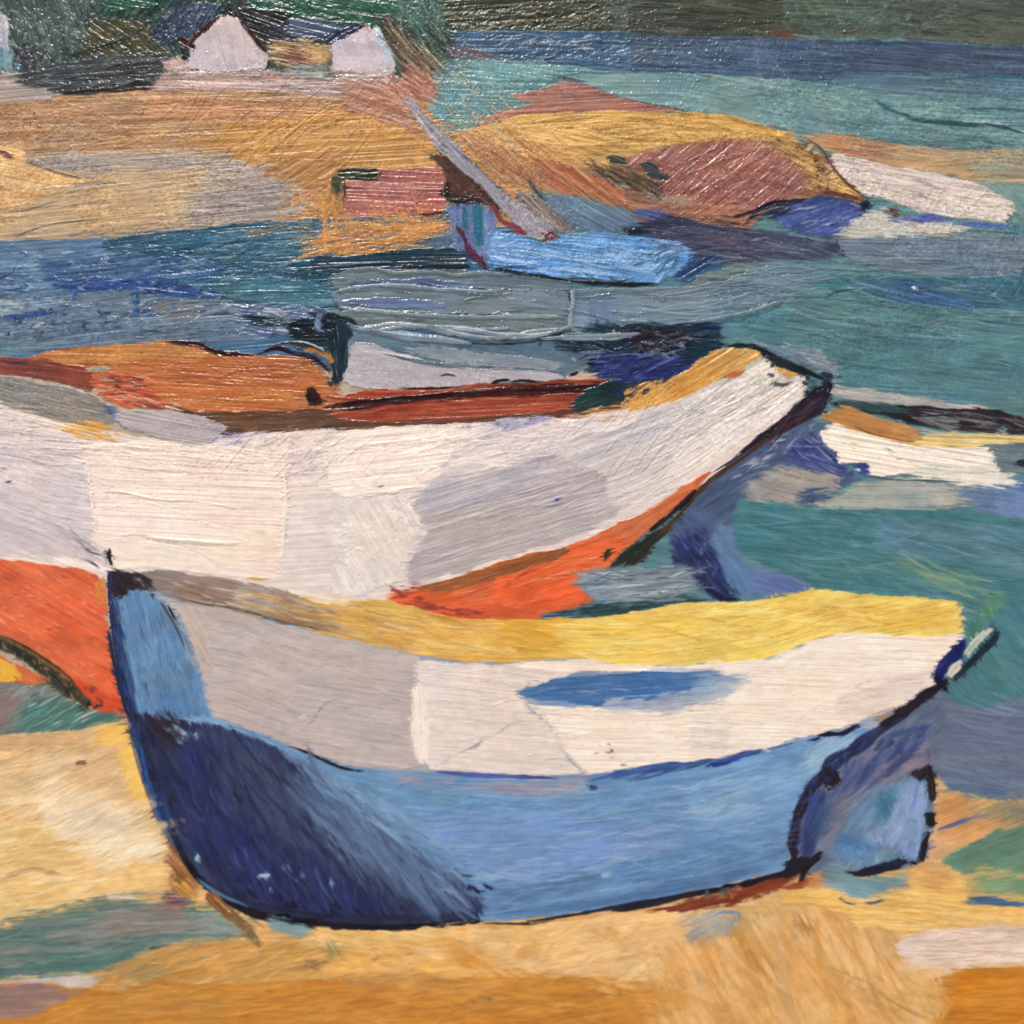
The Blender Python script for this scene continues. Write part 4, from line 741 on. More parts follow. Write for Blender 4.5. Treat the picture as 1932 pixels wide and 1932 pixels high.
C wr 6c7cac/2c3868/8c90b0/20284c n=60 l=70 w=2.6 a=22 da=20 d=.6 | 480,520 800,520 930,740 640,720
P wr 9a948e/a8a098/8a8a8c a=15 bw=2.6 st=.07 rag=.9 | 310,860 420,760 560,700 760,740 900,770 880,840 760,900 600,925 420,900
P wr 9fa59c/b0afa2/8c9a9a a=0 bw=2.6 st=.07 rag=.8 | 700,930 860,880 1000,800 1200,770 1500,810 1800,850 1750,900 1500,940 1000,955 800,950
P wr 5f7e9c/6f8ca6/4c6c90 a=8 bw=3 st=.08 rag=.9 | 1500,830 1932,780 2700,760 2700,1040 1932,1030 1700,960
P wr 2f4c6c/3c5c7c a=-12 bw=3 rag=.9 | 620,900 700,840 860,830 860,870 760,910 680,930
P wr 3f7c7a/4a8884/357070 a=6 bw=3.2 st=.06 rag=.6 | 300,900 450,910 620,930 760,950 1100,960 1500,960 1932,1010 2700,1020 2700,1560 1932,1560 1600,1500 1500,1460 1100,1440 760,1400 700,1370 500,1280 330,1200 280,1100
P wr 4c8086/5a8c94/407482 a=10 bw=3.2 st=.07 rag=1 | 1100,1000 1932,1060 2700,1060 2700,1400 1932,1350 1500,1250 1100,1200
P wr 547c9c/6488a8/446c90 a=60 bw=3 st=.06 rag=.7 | 150,1140 200,1020 280,1060 300,1180 380,1270 520,1320 700,1370 730,1400 500,1440 330,1450 260,1380 200,1300
P wr 5c74a4/6a80ac/4c6494 a=14 bw=3 st=.07 rag=.8 | 380,1280 520,1320 700,1370 740,1400 600,1440 400,1400
P wr 2a3566/1f2850/3a4674 a=50 bw=3 st=.12 rag=.8 | -60,1080 60,1030 130,1050 150,1140 200,1220 240,1300 240,1380 320,1450 240,1475 100,1400 60,1330 -60,1280
P wr 445478/54648a a=40 rag=.8 | -100,1100 0,980 100,940 180,980 120,1060 0,1120
S wr 1a1c40 w=11 d=.2 | 90,1360 170,1420 240,1460 320,1455
C wr 6fa4a0/86aeac/2f6464/5c94a0 n=90 l=110 w=4.5 a=12 da=8 d=.65 op=.4 h=2.4 | 400,960 1900,1040 1900,1500 1100,1430 500,1260
C wr 80a8aa/94b0b0 n=30 l=60 w=5 a=20 da=12 d=.6 op=.4 h=2.4 | 700,1000 1300,1000 1300,1350 900,1350
C wr 7fa070/94a868/6c9a78/a8ac70 n=60 l=120 w=4 a=24 da=7 d=.65 op=.5 h=2.4 | 1200,1240 1400,1250 1700,1340 1820,1480 1700,1560 1500,1420
P wr 4f9a64/5c9a6a a=70 rag=1 bw=3 op=.8 | 1680,1500 1780,1430 1830,1420 1790,1540 1700,1630 1660,1620
C wr 1a2040/344480/5468a0 n=50 l=60 w=4 a=60 da=30 d=.5 | 0,1080 140,1060 240,1340 100,1380
C wr 8090b0/b8b8b8/3c4c74 n=40 l=60 w=3 a=-40 da=20 d=.5 | 200,820 500,560 740,480 560,640 340,800
@MM
P wr 7f8f98/90a0a6/5f7080 a=-4 bw=2.6 st=.14 rag=.9 h=3 | 1290,1330 1400,1300 1600,1290 1932,1280 2000,1290 2010,1400 1932,1440 1700,1480 1500,1500 1400,1440 1360,1400
C wr a8b4b8/4c5c70/6a7a88/c0c8c8 n=60 l=80 w=3 a=-3 da=14 d=.5 h=3 | 1380,1310 2000,1290 1980,1430 1500,1480
P wr 25403f/2c4c40/30385c a=-4 bw=2.6 rag=.9 | 1060,1545 1400,1500 1600,1490 1932,1440 2100,1450 2100,1480 1932,1490 1800,1520 1600,1560 1450,1580 1300,1555
S wr 3a4468 w=5 d=.4 | 940,1575 1100,1560 1350,1545
#! keel outline strokes
@MR
S bo 57382a/6a442e w=8 d=.25 | 800,400 620,480 470,560 340,660 220,740 120,820 0,960 -80,1030
P bo 231c2e/2f2840/17141f a=-40 bw=3 st=.1 rag=.5 | 830,230 845,240 830,330 800,400 700,440 600,500 500,540 380,610 300,660 240,700 400,560 560,430 680,330 740,270
C bo 57303a/3a3c60/70504c n=26 l=90 w=3 a=-42 da=8 d=.5 | 820,320 700,430 480,540 560,460 720,330
S bo 12101a w=6 d=.1 | 838,232 828,280 818,330
S bo 2a2440 w=5 d=.2 | 480,520 400,590 320,650 240,700 150,755
#! ---------- small right boat ----------
P wr a9a29e/b6afa8/95999a a=8 bw=2.8 st=.05 rag=.6 h=3 | 830,300 860,250 960,260 1100,285 1250,300 1400,330 1600,360 1800,380 1800,392 1500,385 1200,362 900,335
P so 1f1d26/2b2630/3a343c a=9 bw=2.4 st=.12 rag=.5 | 830,340 950,340 1150,360 1400,370 1600,380 1800,385 1932,440 2700,560 2700,700 1932,525 1650,515 1400,490 1200,440 1040,400 860,370
P so 2c4646/3c5454 a=6 rag=.8 bw=2.4 | 840,340 1000,340 1300,370 1320,400 1150,400 950,380
P so 6c7478/7c8486 a=14 bw=2.6 rag=.8 | 1280,440 1380,410 1520,400 1580,480 1540,500 1400,480
C so 5a4a48/8a8a88/141218 n=50 l=90 w=2.6 a=9 da=6 d=.5 | 1300,380 1932,450 1932,510 1400,480
P wr 6c8a8c/7c9498 a=20 rag=.6 | 1800,480 1840,500 1810,560 1790,520
P bs b5b4ac/c4beb0 a=10 rag=.8 | 1240,480 1400,500 1600,520 1700,540 1400,540
P sd b4804c/c08e58/a47240 a=12 bw=3 st=.06 rag=.5 | 780,440 830,400 900,370 1000,385 1100,425 1250,470 1360,520 1360,560 1250,560 1080,530 900,480
P bs f0e4da/f4eadf/e6d8cc a=8 bw=4 st=.02 rag=.4 R=3 h=4 er=1 wob=3 | 765,515 850,460 920,480 1020,520 1180,560 1330,590 1500,600 1720,600 1780,680 1760,740 1600,740 1450,760 1280,745 1200,770 1110,760 1060,765 1040,700 960,690 890,690 870,630 800,580
P sd e4c67e/ecd494/d8b468 a=3 bw=3 rag=.6 h=3.5 | 1330,560 1360,530 1500,525 1800,520 1932,530 2700,560 2700,600 1932,580 1750,580 1650,600 1400,605 1240,590
S sd d9a458/c8904c w=5 d=.1 h=4 | 860,462 950,490 1060,525 1200,560 1340,590
S sd 8a5028 w=3 d=.1 | 960,475 1060,520 1200,552 1330,580
P bs d6d4ca/e4e0d6/a9b4b8 a=6 bw=2.6 rag=1.1 st=.05 | 1280,700 1500,700 1760,690 1860,760 1932,800 1800,830 1500,810 1300,770
P wr 5f7078/6d7e84/4c5c68 a=5 bw=3 rag=.6 | 1720,590 1932,580 2700,600 2700,780 1932,750 1790,740 1760,640
S wr 1f2c3c w=16 d=.2 | 1880,690 1932,690 1990,700
P wr 2f4684/3c5490 a=0 rag=.4 wob=3 R=2 | 970,690 1040,685 1060,710 1045,765 1000,755 975,730
S - b8c4dc w=7 d=0 h=4 | 985,725 1000,735
C - 4c8070/d8b058/5c8c94 n=12 l=12 w=3 a=20 da=60 d=.1 | 880,560 1300,620 1300,700 1000,640
S wr 4a5a5c w=4 d=.3 | 1060,770 1200,785 1400,790 1600,800
#! underpaint of the front boat
@U
P fl 7a94b4/a8a4a4 a=-3 | 212,1100 300,1100 500,1150 700,1200 900,1235 1200,1240 1500,1190 1800,1180 1835,1200 1800,1240 1770,1300 1690,1350 1640,1385 1560,1450 1500,1560 1490,1640 1290,1690 1000,1735 700,1745 500,1720 380,1660 310,1560 262,1400 230,1260
P bk cf5c36/de6a40 rag=.9 a=-8 | 720,1125 800,1110 1000,1150 1040,1180 900,1185 760,1160
#! ---------- rowing boat: interior ----------
@U
G fg | 200,1090 300,1120 450,1150 560,1195 700,1215 850,1235 1000,1235 1200,1240 1300,1230 1450,1200 1600,1150 1820,1110
P fi d8a650/e0b664/c8923e g=fg bw=3 st=.08 rag=.5 R=4 h=2.5 | 540,1135 600,1120 644,1128 730,1132 790,1148 850,1165 950,1170 1044,1171 1150,1165 1200,1200 1100,1240 960,1250 870,1250 790,1235 700,1215 600,1195 560,1185
P fi e4b85c/ebc678/d8a84c g=fg bw=3 st=.07 rag=1 | 644,1150 760,1170 900,1180 1040,1190 1040,1230 900,1235 760,1210 644,1180
P fi dfb348/d6a63e/e4be5c g=fg bw=3 st=.05 rag=.6 | 930,1172 1060,1165 1120,1175 1110,1240 1000,1240 960,1215
P fi e8c660/edce70/dcb450 g=fg bw=3 st=.05 rag=.5 h=3 | 1040,1180 1130,1165 1230,1148 1288,1136 1420,1134 1480,1128 1530,1112 1560,1110 1625,1122 1720,1126 1800,1133 1812,1140 1818,1195 1760,1210 1700,1204 1620,1195 1540,1205 1480,1230 1440,1244 1370,1254 1288,1254 1200,1256 1120,1248 1060,1225
P fi dcae48/e2b858/cf9c40 g=fg bw=3 st=.06 rag=1 op=.8 | 1480,1150 1640,1140 1800,1140 1812,1180 1700,1190 1560,1175
C fi f2dc84/d0a43c/e8cc60 n=90 l=150 w=2.8 a=-6 da=6 d=.65 op=.6 h=3 | 3900,1 3901,1 3901,2
@U
C fi f2dc84/d0a43c/f0d678 n=100 l=60 w=2.8 a=-6 da=6 d=.65 op=.6 h=3 | 1100,1190 1290,1150 1500,1130 1790,1140 1700,1190 1500,1210 1250,1245 1120,1240
C fi f0c878/b8803a/dcae58 n=110 l=60 w=2.6 a=12 da=5 d=.65 op=.65 h=2.8 | 560,1150 700,1140 850,1170 1000,1180 1000,1235 800,1225 600,1185
P fb e2d6c4/d8c0a4 a=8 rag=1 op=.9 bw=2.6 ridge=.65 | 470,1098 560,1115 640,1122 720,1130 640,1140 560,1130
#! gunwale left
P fg 90807a/a09088/7f6c64 g=fg bw=2.6 st=.1 rag=.6 h=2.5 | 270,1078 300,1074 370,1084 470,1098 540,1115 600,1140 644,1160 644,1190 600,1188 540,1175 480,1160 400,1150 340,1135 300,1118 260,1098
P fg 8f7668/9c8478 a=12 bw=2.6 rag=.9 | 320,1090 440,1104 450,1150 340,1128
P fg a3968e/b4a8a0 a=6 bw=3 rag=.9 | 450,1105 520,1120 510,1160 440,1150
P fg 8a6a50/9a7a5c a=14 bw=2.6 rag=1 | 500,1150 560,1150 640,1165 640,1195 580,1180 520,1172
C fg c8bcae/6c5a50/b8946c/d8c4a0 n=80 l=50 w=2.4 a=14 da=8 d=.6 h=2.6 | 310,1090 560,1130 640,1160 640,1190 400,1150
S fg 5c5048 w=4 d=.3 | 300,1115 360,1135 450,1150 540,1175 640,1195
S fg c0904c w=4 d=.3 | 330,1132 420,1152 500,1165
S - d8a84c w=6 d=.4 | 470,1090 490,1094 510,1092
@U
C fg c89c5c/b08850/9c8878/d8b478 n=60 l=70 w=5 a=13 da=5 d=.5 op=.8 rag=1 sm=8 | 440,1110 560,1125 700,1150 760,1200 640,1200 500,1160
C fi d0a45c/b89468/dcbc80/a88c70 n=60 l=70 w=5 a=10 da=5 d=.55 op=.7 rag=1 | 600,1135 900,1180 960,1240 760,1225 600,1190
#! white strake
P fb aea4a3/b7adab/a2989a g=fg bw=3 st=.035 rag=.4 R=3 h=2.5 ridge=.65 | 318,1138 360,1140 440,1155 520,1178 600,1195 644,1205 700,1218 790,1238 800,1260 790,1320 780,1380 800,1445 760,1452 700,1448 644,1441 560,1412 500,1388 430,1360 395,1350 384,1290 372,1240 350,1190
P fb b0a49e/bcb0a8 a=60 rag=.8 bw=2.6 ridge=.65 | 330,1140 380,1150 395,1200 400,1260 385,1280 365,1220 345,1180
C fb c4bab6/978c90/b8aca8 n=130 l=70 w=2.2 a=14 da=5 d=.65 op=.55 h=2.5 | 370,1170 600,1210 780,1250 780,1430 600,1410 420,1340
P fb d9cdc6/d0c8c4/e0d5ce a=6 bw=3 st=.035 ms=.4 rag=.6 h=3 ridge=.65 | 785,1245 850,1252 960,1255 1060,1262 1100,1262 1060,1280 985,1300 975,1312 1010,1330 1120,1350 1130,1420 1100,1462 977,1465 811,1451 785,1400 780,1340
P fb e4d6ca/eaded2/dccdc4 a=2 bw=3 st=.03 rag=.6 h=3.5 ridge=.65 | 930,1250 1100,1245 1200,1254 1300,1255 1440,1244 1490,1225 1540,1205 1620,1194 1700,1200 1780,1200 1820,1195 1827,1206 1800,1225 1770,1262 1768,1290 1720,1320 1688,1338 1640,1350 1600,1370 1555,1383 1500,1395 1438,1412 1380,1425 1321,1437 1200,1448 1111,1461 1080,1430 1040,1370 1020,1330 1120,1335 1200,1338 1288,1326 1340,1312 1400,1288 1356,1270 1280,1260 1150,1268 1050,1270
P fb e6d8d0/ecdfd6 a=85 bw=3 rag=.9 h=4 ridge=.65 | 782,1290 800,1300 806,1360 810,1440 790,1440 780,1390 776,1340
P fb d3c4bb/dccfc6 a=-12 bw=3 rag=.7 ridge=.65 | 1590,1310 1760,1260 1766,1290 1688,1335 1600,1365 1570,1340
P fb d6cfc8/c4c4c4 a=3 rag=.8 op=.7 ridge=.65 | 1300,1345 1380,1345 1380,1410 1300,1425
C fb f2e6dc/c9bdb8/e0d4c8/b8b4b8 n=170 l=60 w=2.6 a=-3 da=10 d=.65 op=.55 h=3 | 800,1260 1000,1270 1400,1300 1800,1210 1760,1280 1500,1390 1100,1450 820,1440
C fb c0c0c0/8aa0b8/d8d0c8 n=40 l=50 w=2.6 a=-14 da=10 d=.6 op=.6 h=3 | 1380,1240 1800,1200 1740,1290 1500,1360
P fm 3f6da6/4a78ae/3460a0 a=-2 bw=3 st=.07 rag=.6 R=3 h=3 | 975,1308 990,1300 1010,1297 1040,1280 1100,1274 1160,1270 1240,1264 1300,1262 1340,1262 1362,1274 1345,1292 1340,1306 1290,1312 1240,1322 1180,1330 1120,1334 1080,1326 1040,1322 1005,1318
P fm 9fb0c4/c4c8cc a=-4 bw=2.6 rag=1.1 op=.8 | 1130,1322 1260,1312 1400,1290 1360,1325 1260,1342 1150,1345
P fm 8ba4c0/b4bfc8 a=-6 bw=2.6 rag=1.2 op=.7 | 1300,1270 1420,1270 1400,1300 1310,1310
C fm 6a8cb8/2f5c9c/88a4c8 n=30 l=70 w=2.6 a=-3 da=6 d=.6 | 1010,1300 1340,1270 1320,1305 1100,1325
#! blue bow panel
@U
P fp 5b86b2/6a94bc/4a74a2 a=75 bw=3 st=.06 rag=.6 h=2.5 | 214,1128 235,1118 262,1112 290,1122 312,1142 336,1172 352,1212 368,1248 384,1290 382,1320 398,1350 380,1366 330,1358 285,1348 258,1345 240,1300 228,1240 218,1180
P fp 3c5a84/2f4c78 a=80 rag=1 bw=2.6 op=.8 | 214,1128 226,1140 236,1210 246,1290 240,1290 226,1230
C fp 7aa4cc/3f6894/8cb0d0/3a3c50 n=60 l=40 w=3 a=75 da=14 d=.6 op=.6 | 240,1140 300,1140 370,1290 270,1330
P fp 88a0b4/5f7488 a=70 rag=1.1 bw=2.4 op=.9 | 300,1125 320,1140 345,1185 365,1230 376,1270 360,1270 335,1200 312,1160
S fp 232838 w=7 d=.4 | 316,1140 324,1155 334,1172
S fp 3a4050 w=4 d=.5 | 300,1130 330,1180 350,1230
C fp 5b90c8/7aa8d0 n=16 l=18 w=6 a=50 da=30 d=.3 | 360,1240 390,1290 400,1345 380,1330
#! lower hull
G lh | 240,1300 400,1372 500,1405 644,1455 811,1490 977,1500 1111,1500 1321,1475 1438,1450 1621,1400 1760,1330
G lb | 240,1500 400,1650 500,1700 644,1735 811,1735 977,1720 1288,1670 1500,1600
P fl 608cb9/6e98c2/5480b0 g=lh bw=3.4 st=.045 rag=.3 R=3 h=2.5 | 250,1340 330,1355 395,1352 430,1364 500,1390 560,1414 644,1443 700,1452 811,1455 977,1468 1111,1463 1200,1450 1321,1440 1438,1416 1555,1387 1600,1376 1636,1372 1650,1395 1600,1420 1560,1450 1520,1495 1500,1550 1492,1605 1480,1640 1405,1658 1288,1686 1200,1706 1094,1720 1000,1732 911,1738 800,1740 644,1746 560,1738 500,1726 430,1700 380,1668 345,1610 320,1560 295,1500 275,1430 262,1380
P fl 5a84b0/4f78a4/6a94bc g=lb bw=3.4 st=.05 rag=.8 | 900,1680 1000,1665 1100,1650 1288,1600 1480,1560 1490,1620 1400,1655 1200,1700 1000,1730 910,1735
P fl 6c90c4/7898c8/6088bc a=-4 bw=4 st=.04 rag=1 op=.9 | 800,1530 1000,1540 1240,1550 1300,1590 1100,1640 950,1670 880,1640 820,1600
P fl 5f8eb4/7aa2c0/4f7ea8 g=lh bw=2.8 st=.09 rag=.9 | 560,1425 640,1455 760,1480 900,1500 900,1530 760,1520 680,1500 600,1470
P fl 9a94a0/8a8ca8/7a90b0 a=1 bw=2.8 rag=1 st=.1 | 720,1458 900,1466 1000,1472 1110,1466 1100,1490 1000,1505 900,1490 760,1478
S fl 3a4a90/4458a0 w=7 d=.3 rag=.7 | 820,1455 900,1462 990,1466 1050,1468
S fl 35579a/4468a8 w=16 d=.35 rag=.9 | 1110,1475 1160,1462 1240,1448 1330,1440
P fl 8db2cc/a8c0d0/6f9cc0 a=-35 bw=3 rag=.9 | 1520,1420 1560,1392 1600,1384 1625,1390 1590,1415 1550,1445 1500,1470
P fl 6f9cc4/86accc/5c8cb8 a=-20 bw=4 rag=.9 op=.8 ms=.5 | 1300,1480 1480,1450 1530,1450 1500,1510 1440,1550 1340,1560 1300,1530
C fl 8fb4d8/4a74a6/a0bcd8/4f6cb0 n=210 l=80 w=3 a=-3 da=9 d=.65 op=.5 h=3 | 700,1480 1000,1500 1480,1450 1480,1590 1200,1680 950,1710 860,1640
C fl 4f80b0/3c6c9c/86aacc n=70 l=110 w=3 a=-15 da=6 d=.65 op=.55 | 950,1690 1250,1630 1470,1580 1450,1640 1200,1690 980,1720
#! navy bow
P fl 2a2f50/343f62/22243e a=62 bw=3.6 st=.1 rag=.5 h=2 | 258,1345 300,1352 380,1362 430,1372 500,1398 560,1430 610,1470 660,1530 710,1580 790,1620 860,1655 905,1682 912,1710 905,1738 800,1740 644,1748 560,1738 500,1726 430,1698 372,1655 340,1600 312,1545 290,1480 272,1410
P fl 4c607c/5c7490/3c4c6a R=18 a=58 bw=3.4 st=.08 rag=1 | 540,1430 580,1440 640,1490 700,1550 790,1612 860,1655 880,1690 820,1700 740,1680 660,1640 600,1570 560,1500
P fl 5b7ca0/6a8cb0 R=18 a=55 bw=3 rag=1 op=.8 | 560,1430 620,1450 680,1520 720,1570 700,1580 640,1520 590,1470
P fl 232858/2a3068/1b1d3c a=65 bw=3.2 st=.12 rag=1 op=.9 | 330,1390 380,1400 420,1520 520,1600 600,1640 700,1680 760,1710 660,1730 520,1715 420,1680 370,1600 340,1500
P fl 35405f/424e6c/2a3050 a=62 bw=3.2 st=.1 rag=1 op=.8 | 420,1400 520,1420 580,1520 620,1600 560,1600 480,1540 430,1470
C fl 3a4a8c/5064a0/1c2044/2c3a84/46587c n=200 l=70 w=3.4 a=60 da=14 d=.6 op=.6 h=2.4 | 330,1390 520,1410 640,1560 780,1680 600,1710 440,1680 360,1560
C fl 14122a/1d1c3c n=40 l=50 w=5 a=30 da=20 d=.5 | 380,1610 560,1700 850,1720 600,1735 430,1690
C fl 5f86ae/4f729c/6b90b8/445c82 n=90 l=90 w=5 a=40 da=8 d=.6 sm=8 op=.8 | 560,1440 640,1490 740,1570 880,1650 900,1700 820,1690 700,1610 600,1520
C fl 2a3258/35446c/1f2444 n=70 l=100 w=6 a=50 da=8 d=.6 op=.7 | 430,1390 560,1460 700,1610 840,1700 700,1690 560,1580 440,1470
C fl 7396b8/5b80a8/88a8c4 n=40 l=70 w=4 a=30 da=8 d=.6 op=.7 | 470,1385 620,1440 720,1490 760,1540 640,1490 540,1430
P fl 262030/332c38 a=40 rag=1 bw=3 | 262,1345 320,1350 355,1368 345,1400 315,1420 290,1400
S fl 141018/2c2838 w=6 d=.3 | 540,1406 580,1420 644,1448 690,1455
S - 38302e w=5 d=.4 | 1,1 2,2
C fl 4c5468/5a6478 n=16 l=40 w=5 a=38 da=8 d=.6 op=.6 | 650,1490 700,1525 800,1600 870,1665 850,1665 760,1585 660,1510
C fl 8ca4bc/6c88a8 n=14 l=24 w=6 a=-20 da=30 d=.3 h=3 | 310,1370 370,1360 380,1390 340,1400
C fl 1a1c38/242c54 n=12 l=30 w=6 a=35 da=16 d=.4 | 850,1640 920,1670 930,1700 870,1710
C fl 6f90c0/5d7cae n=26 l=44 w=7 a=20 da=14 d=.5 | 800,1600 960,1650 930,1720 840,1690
S fl 8aa4bc w=10 d=.3 | 1135,1650 1150,1652
S - a0b8cc w=11 d=.2 h=3 | 485,1655 510,1650
C - 6a90b0/4a7098 n=7 l=18 w=6 a=0 da=50 d=.3 | 470,1640 640,1630 640,1680 480,1680
S - 8ab0c4 w=9 d=.4 | 370,1625 375,1612
#! ---------- near beach ----------
P ss 74746e/7c8078/5f706a a=-10 bw=3 st=.1 rag=.5 h=2 | -260,1275 0,1284 110,1284 200,1330 232,1352 240,1380 170,1378 60,1390 -260,1400
P ss 4c7a70/3f6c68/62908a a=-24 bw=3 st=.1 rag=.8 | 30,1370 60,1320 120,1320 200,1345 236,1352 215,1372 140,1385 60,1388
P ss 8a6c68/9a7c74 a=-30 rag=1 bw=3 op=.8 | -100,1310 20,1300 40,1320 10,1370 -100,1380
C ss a0a49c/c0c0b8/5c8078/4c6460 n=60 l=50 w=3 a=-28 da=12 d=.5 h=3 | 0,1300 150,1300 220,1360 40,1385
P sn d0ae80/d8b88a/c4a070 a=-25 bw=3 st=.05 rag=.4 R=4 h=2.5 | -260,1400 0,1388 100,1382 160,1375 200,1366 240,1372 262,1400 275,1450 290,1520 312,1570 345,1640 380,1680 260,1690 200,1690 100,1715 0,1738 -260,1760
P sn c9a274/bd9468 a=4 bw=2.8 rag=.9 | -260,1395 0,1390 160,1382 160,1410 0,1415 -260,1430
P sn dcb87a/e2c084/d0a868 a=-8 bw=3 rag=.9 st=.05 | -260,1540 60,1550 200,1580 330,1640 340,1680 180,1690 0,1735 -260,1750
P sn c7a67c/d0b088 a=-20 rag=1 op=.8 | 120,1400 200,1400 230,1420 240,1500 180,1520 120,1460
P sn e2cba8/e8d4b4/d8bc94 a=-30 bw=3 rag=1 op=.9 | 60,1470 200,1500 290,1560 310,1620 200,1640 80,1560
P sn e0b058/e8bc68/d4a04c a=75 bw=3 rag=.7 st=.05 | 222,1410 245,1405 262,1430 272,1480 290,1530 282,1535 250,1500 236,1460
P sn e4b860/d8a850 a=-10 rag=1 | 160,1370 240,1366 262,1395 250,1410 170,1410 180,1390
C sn ecd8b4/b8945c/f0e0c0/c8a060 n=200 l=46 w=3 a=-28 da=14 d=.6 op=.55 h=3 | 0,1410 220,1410 320,1600 200,1680 0,1720
C sn ecd09c/b8904c/f0dcb0 n=70 l=80 w=2.8 a=-4 da=6 d=.6 op=.55 h=3 | 0,1540 150,1560 330,1660 100,1690 0,1730
S - 8a6450 w=8 d=.3 | 142,1442 150,1438 164,1441
S sn c9a878/a88a60 w=14 d=.5 | 0,1660 60,1640 120,1650
#! brown at bow foot
P sn 8a5c38/6f452c/a07048 a=50 bw=3 rag=.9 ms=.4 | 315,1590 325,1580 345,1620 370,1660 375,1680 350,1700 330,1680 322,1640
P sn b98848/c8963c a=40 rag=1 ms=.4 | 322,1650 350,1660 375,1690 365,1705 335,1690
@BL
#! teal shadow lower left
P ss 667f7a/5a7670/84948a a=-4 bw=3.2 st=.06 rag=1 R=12 | -800,1480 0,1365 200,1310 420,1250 600,1210 800,1215 1000,1240 1150,1280 1400,1340 1450,1420 1380,1460 1100,1480 900,1510 700,1590 560,1640 300,1665 0,1685 -800,1720
P ss 4f706c/5a7a74/42625f a=-5 bw=3 rag=.9 st=.06 | -800,1520 0,1440 300,1430 700,1480 880,1510 600,1620 0,1680 -800,1700
P ss 8a7c76/947f78/7c8482 a=0 bw=3 rag=1 st=.05 | 480,1330 700,1280 1000,1280 1100,1330 1000,1400 700,1440 500,1420
P ss 869488/95a094 a=5 bw=3 rag=.9 | 1120,1330 1250,1300 1400,1350 1400,1420 1180,1440 1080,1420
P ss 8f8a5c/9c9460 a=-20 rag=1 op=.7 | 100,1340 420,1255 560,1240 400,1300 150,1380
P ss a5594c/b4685a a=8 rag=1 | 860,1220 1000,1235 1130,1270 1100,1295 950,1275 870,1250
P ss b06a5c/a07068 a=-4 rag=1.1 | 780,1440 900,1420 1000,1430 900,1460
P ss 3c3058/4a3c60 a=2 rag=.9 | 860,1190 1000,1200 1080,1215 1080,1240 960,1240
S ss d4ccbc w=5 d=.3 | 600,1218 700,1215 800,1222
C ss 9aa090/4a6660/8a8880/74605c n=90 l=120 w=3 a=-5 da=6 d=.65 op=.5 h=2.2 | 0,1400 500,1280 1100,1330 900,1480 0,1660
S ss 3a4850 w=5 d=.4 | 830,1510 900,1495 1000,1475
#! lower sand
P sn b8792e/c28436/ad702a a=-3 bw=4 st=.06 rag=.5 h=2 | -800,1700 300,1680 700,1660 1000,1700 1500,1690 1932,1680 3900,1660 5900,1600 6700,1600 6700,2800 -800,2800
P sn c3934e/b98a4c/d0a260 a=-12 bw=3 st=.07 rag=.8 | 560,1640 800,1560 920,1500 1100,1475 1400,1470 1600,1460 1932,1440 2100,1460 2000,1600 1932,1640 1500,1690 1100,1700 800,1680
P sn a8834a/9c7a48 a=-14 rag=1 bw=3 | 560,1650 750,1570 900,1560 960,1600 1000,1670 700,1690
P sn c8a274/d0ac80 a=0 rag=1 bw=3 | 560,1680 900,1670 1000,1690 700,1740 540,1740
P sn b8aca6/c4b8b0/a8a09c a=1 bw=3 rag=.6 | -800,1700 0,1685 250,1665 570,1665 560,1720 430,1740 300,1700 0,1705 -800,1750
P sn 98786a/8f7068/a4887c a=-3 bw=3.4 st=.05 rag=.6 | -800,1730 0,1708 260,1700 430,1740 520,1740 420,1780 300,1830 210,1890 -800,1920
P sn b07c3a/a8743a a=-5 rag=1 | 400,1790 1000,1740 1500,1780 1200,1900 600,1900
C sn cc9040/a4702e/d49a4c/b87c3c n=150 l=180 w=3.4 a=-4 da=9 d=.65 op=.5 h=2.2 | 300,1820 700,1720 1932,1700 1932,1930 200,1930
C sn d8b070/a88048/e0bc80 n=70 l=110 w=3 a=-20 da=12 d=.65 op=.55 h=2.4 | 800,1590 1100,1490 1932,1480 1932,1640 1200,1680
C sn 7c6248/8c7050 n=12 l=60 w=5 a=8 da=20 d=.6 op=.7 | 1650,1570 1932,1580 1932,1660 1700,1620
@BM
P sn dca85c/d29c50/e4b46c a=-2 bw=4 st=.05 rag=.6 h=2.5 | -150,1370 0,1400 300,1395 690,1380 760,1400 740,1460 690,1500 760,1560 900,1640 600,1660 0,1680 -150,1640 -60,1560 -60,1460
P sn dcb178/e2ba84/d4a66a a=-8 bw=4 st=.035 rag=.6 h=2.5 | 690,1400 900,1390 1000,1420 1200,1370 1500,1320 1932,1260 2100,1300 2200,1500 2000,1720 1600,1680 1200,1650 1000,1650 800,1560 700,1500
P sn c98c3c/bd8034 a=20 rag=1 bw=4 | 640,1480 740,1500 900,1610 1200,1660 1240,1700 1000,1690 700,1640
P sn c8924c/b88248 a=-4 rag=1 bw=4 | 0,1650 400,1640 700,1700 1000,1680 900,1750 300,1760 0,1740
P sn d6a868/cf9c58 a=15 bw=4 rag=1.2 | 1250,1640 1600,1660 1932,1700 1932,1740 1500,1730
C sn e2bc84/cc9040/ecc896 n=100 l=120 w=4.5 a=6 da=30 d=.65 op=.45 h=2.4 | 0,1420 700,1420 1000,1650 0,1660
C sn b87a34/d49c54/a87030 n=140 l=160 w=4.5 a=-4 da=12 d=.65 op=.45 h=2.4 | 0,1760 1932,1720 1932,1930 0,1930
C sn ecc896/c89858/e6c08c n=90 l=120 w=4.5 a=-25 da=20 d=.65 op=.4 h=2.4 | 800,1450 1932,1320 1932,1700 1100,1640
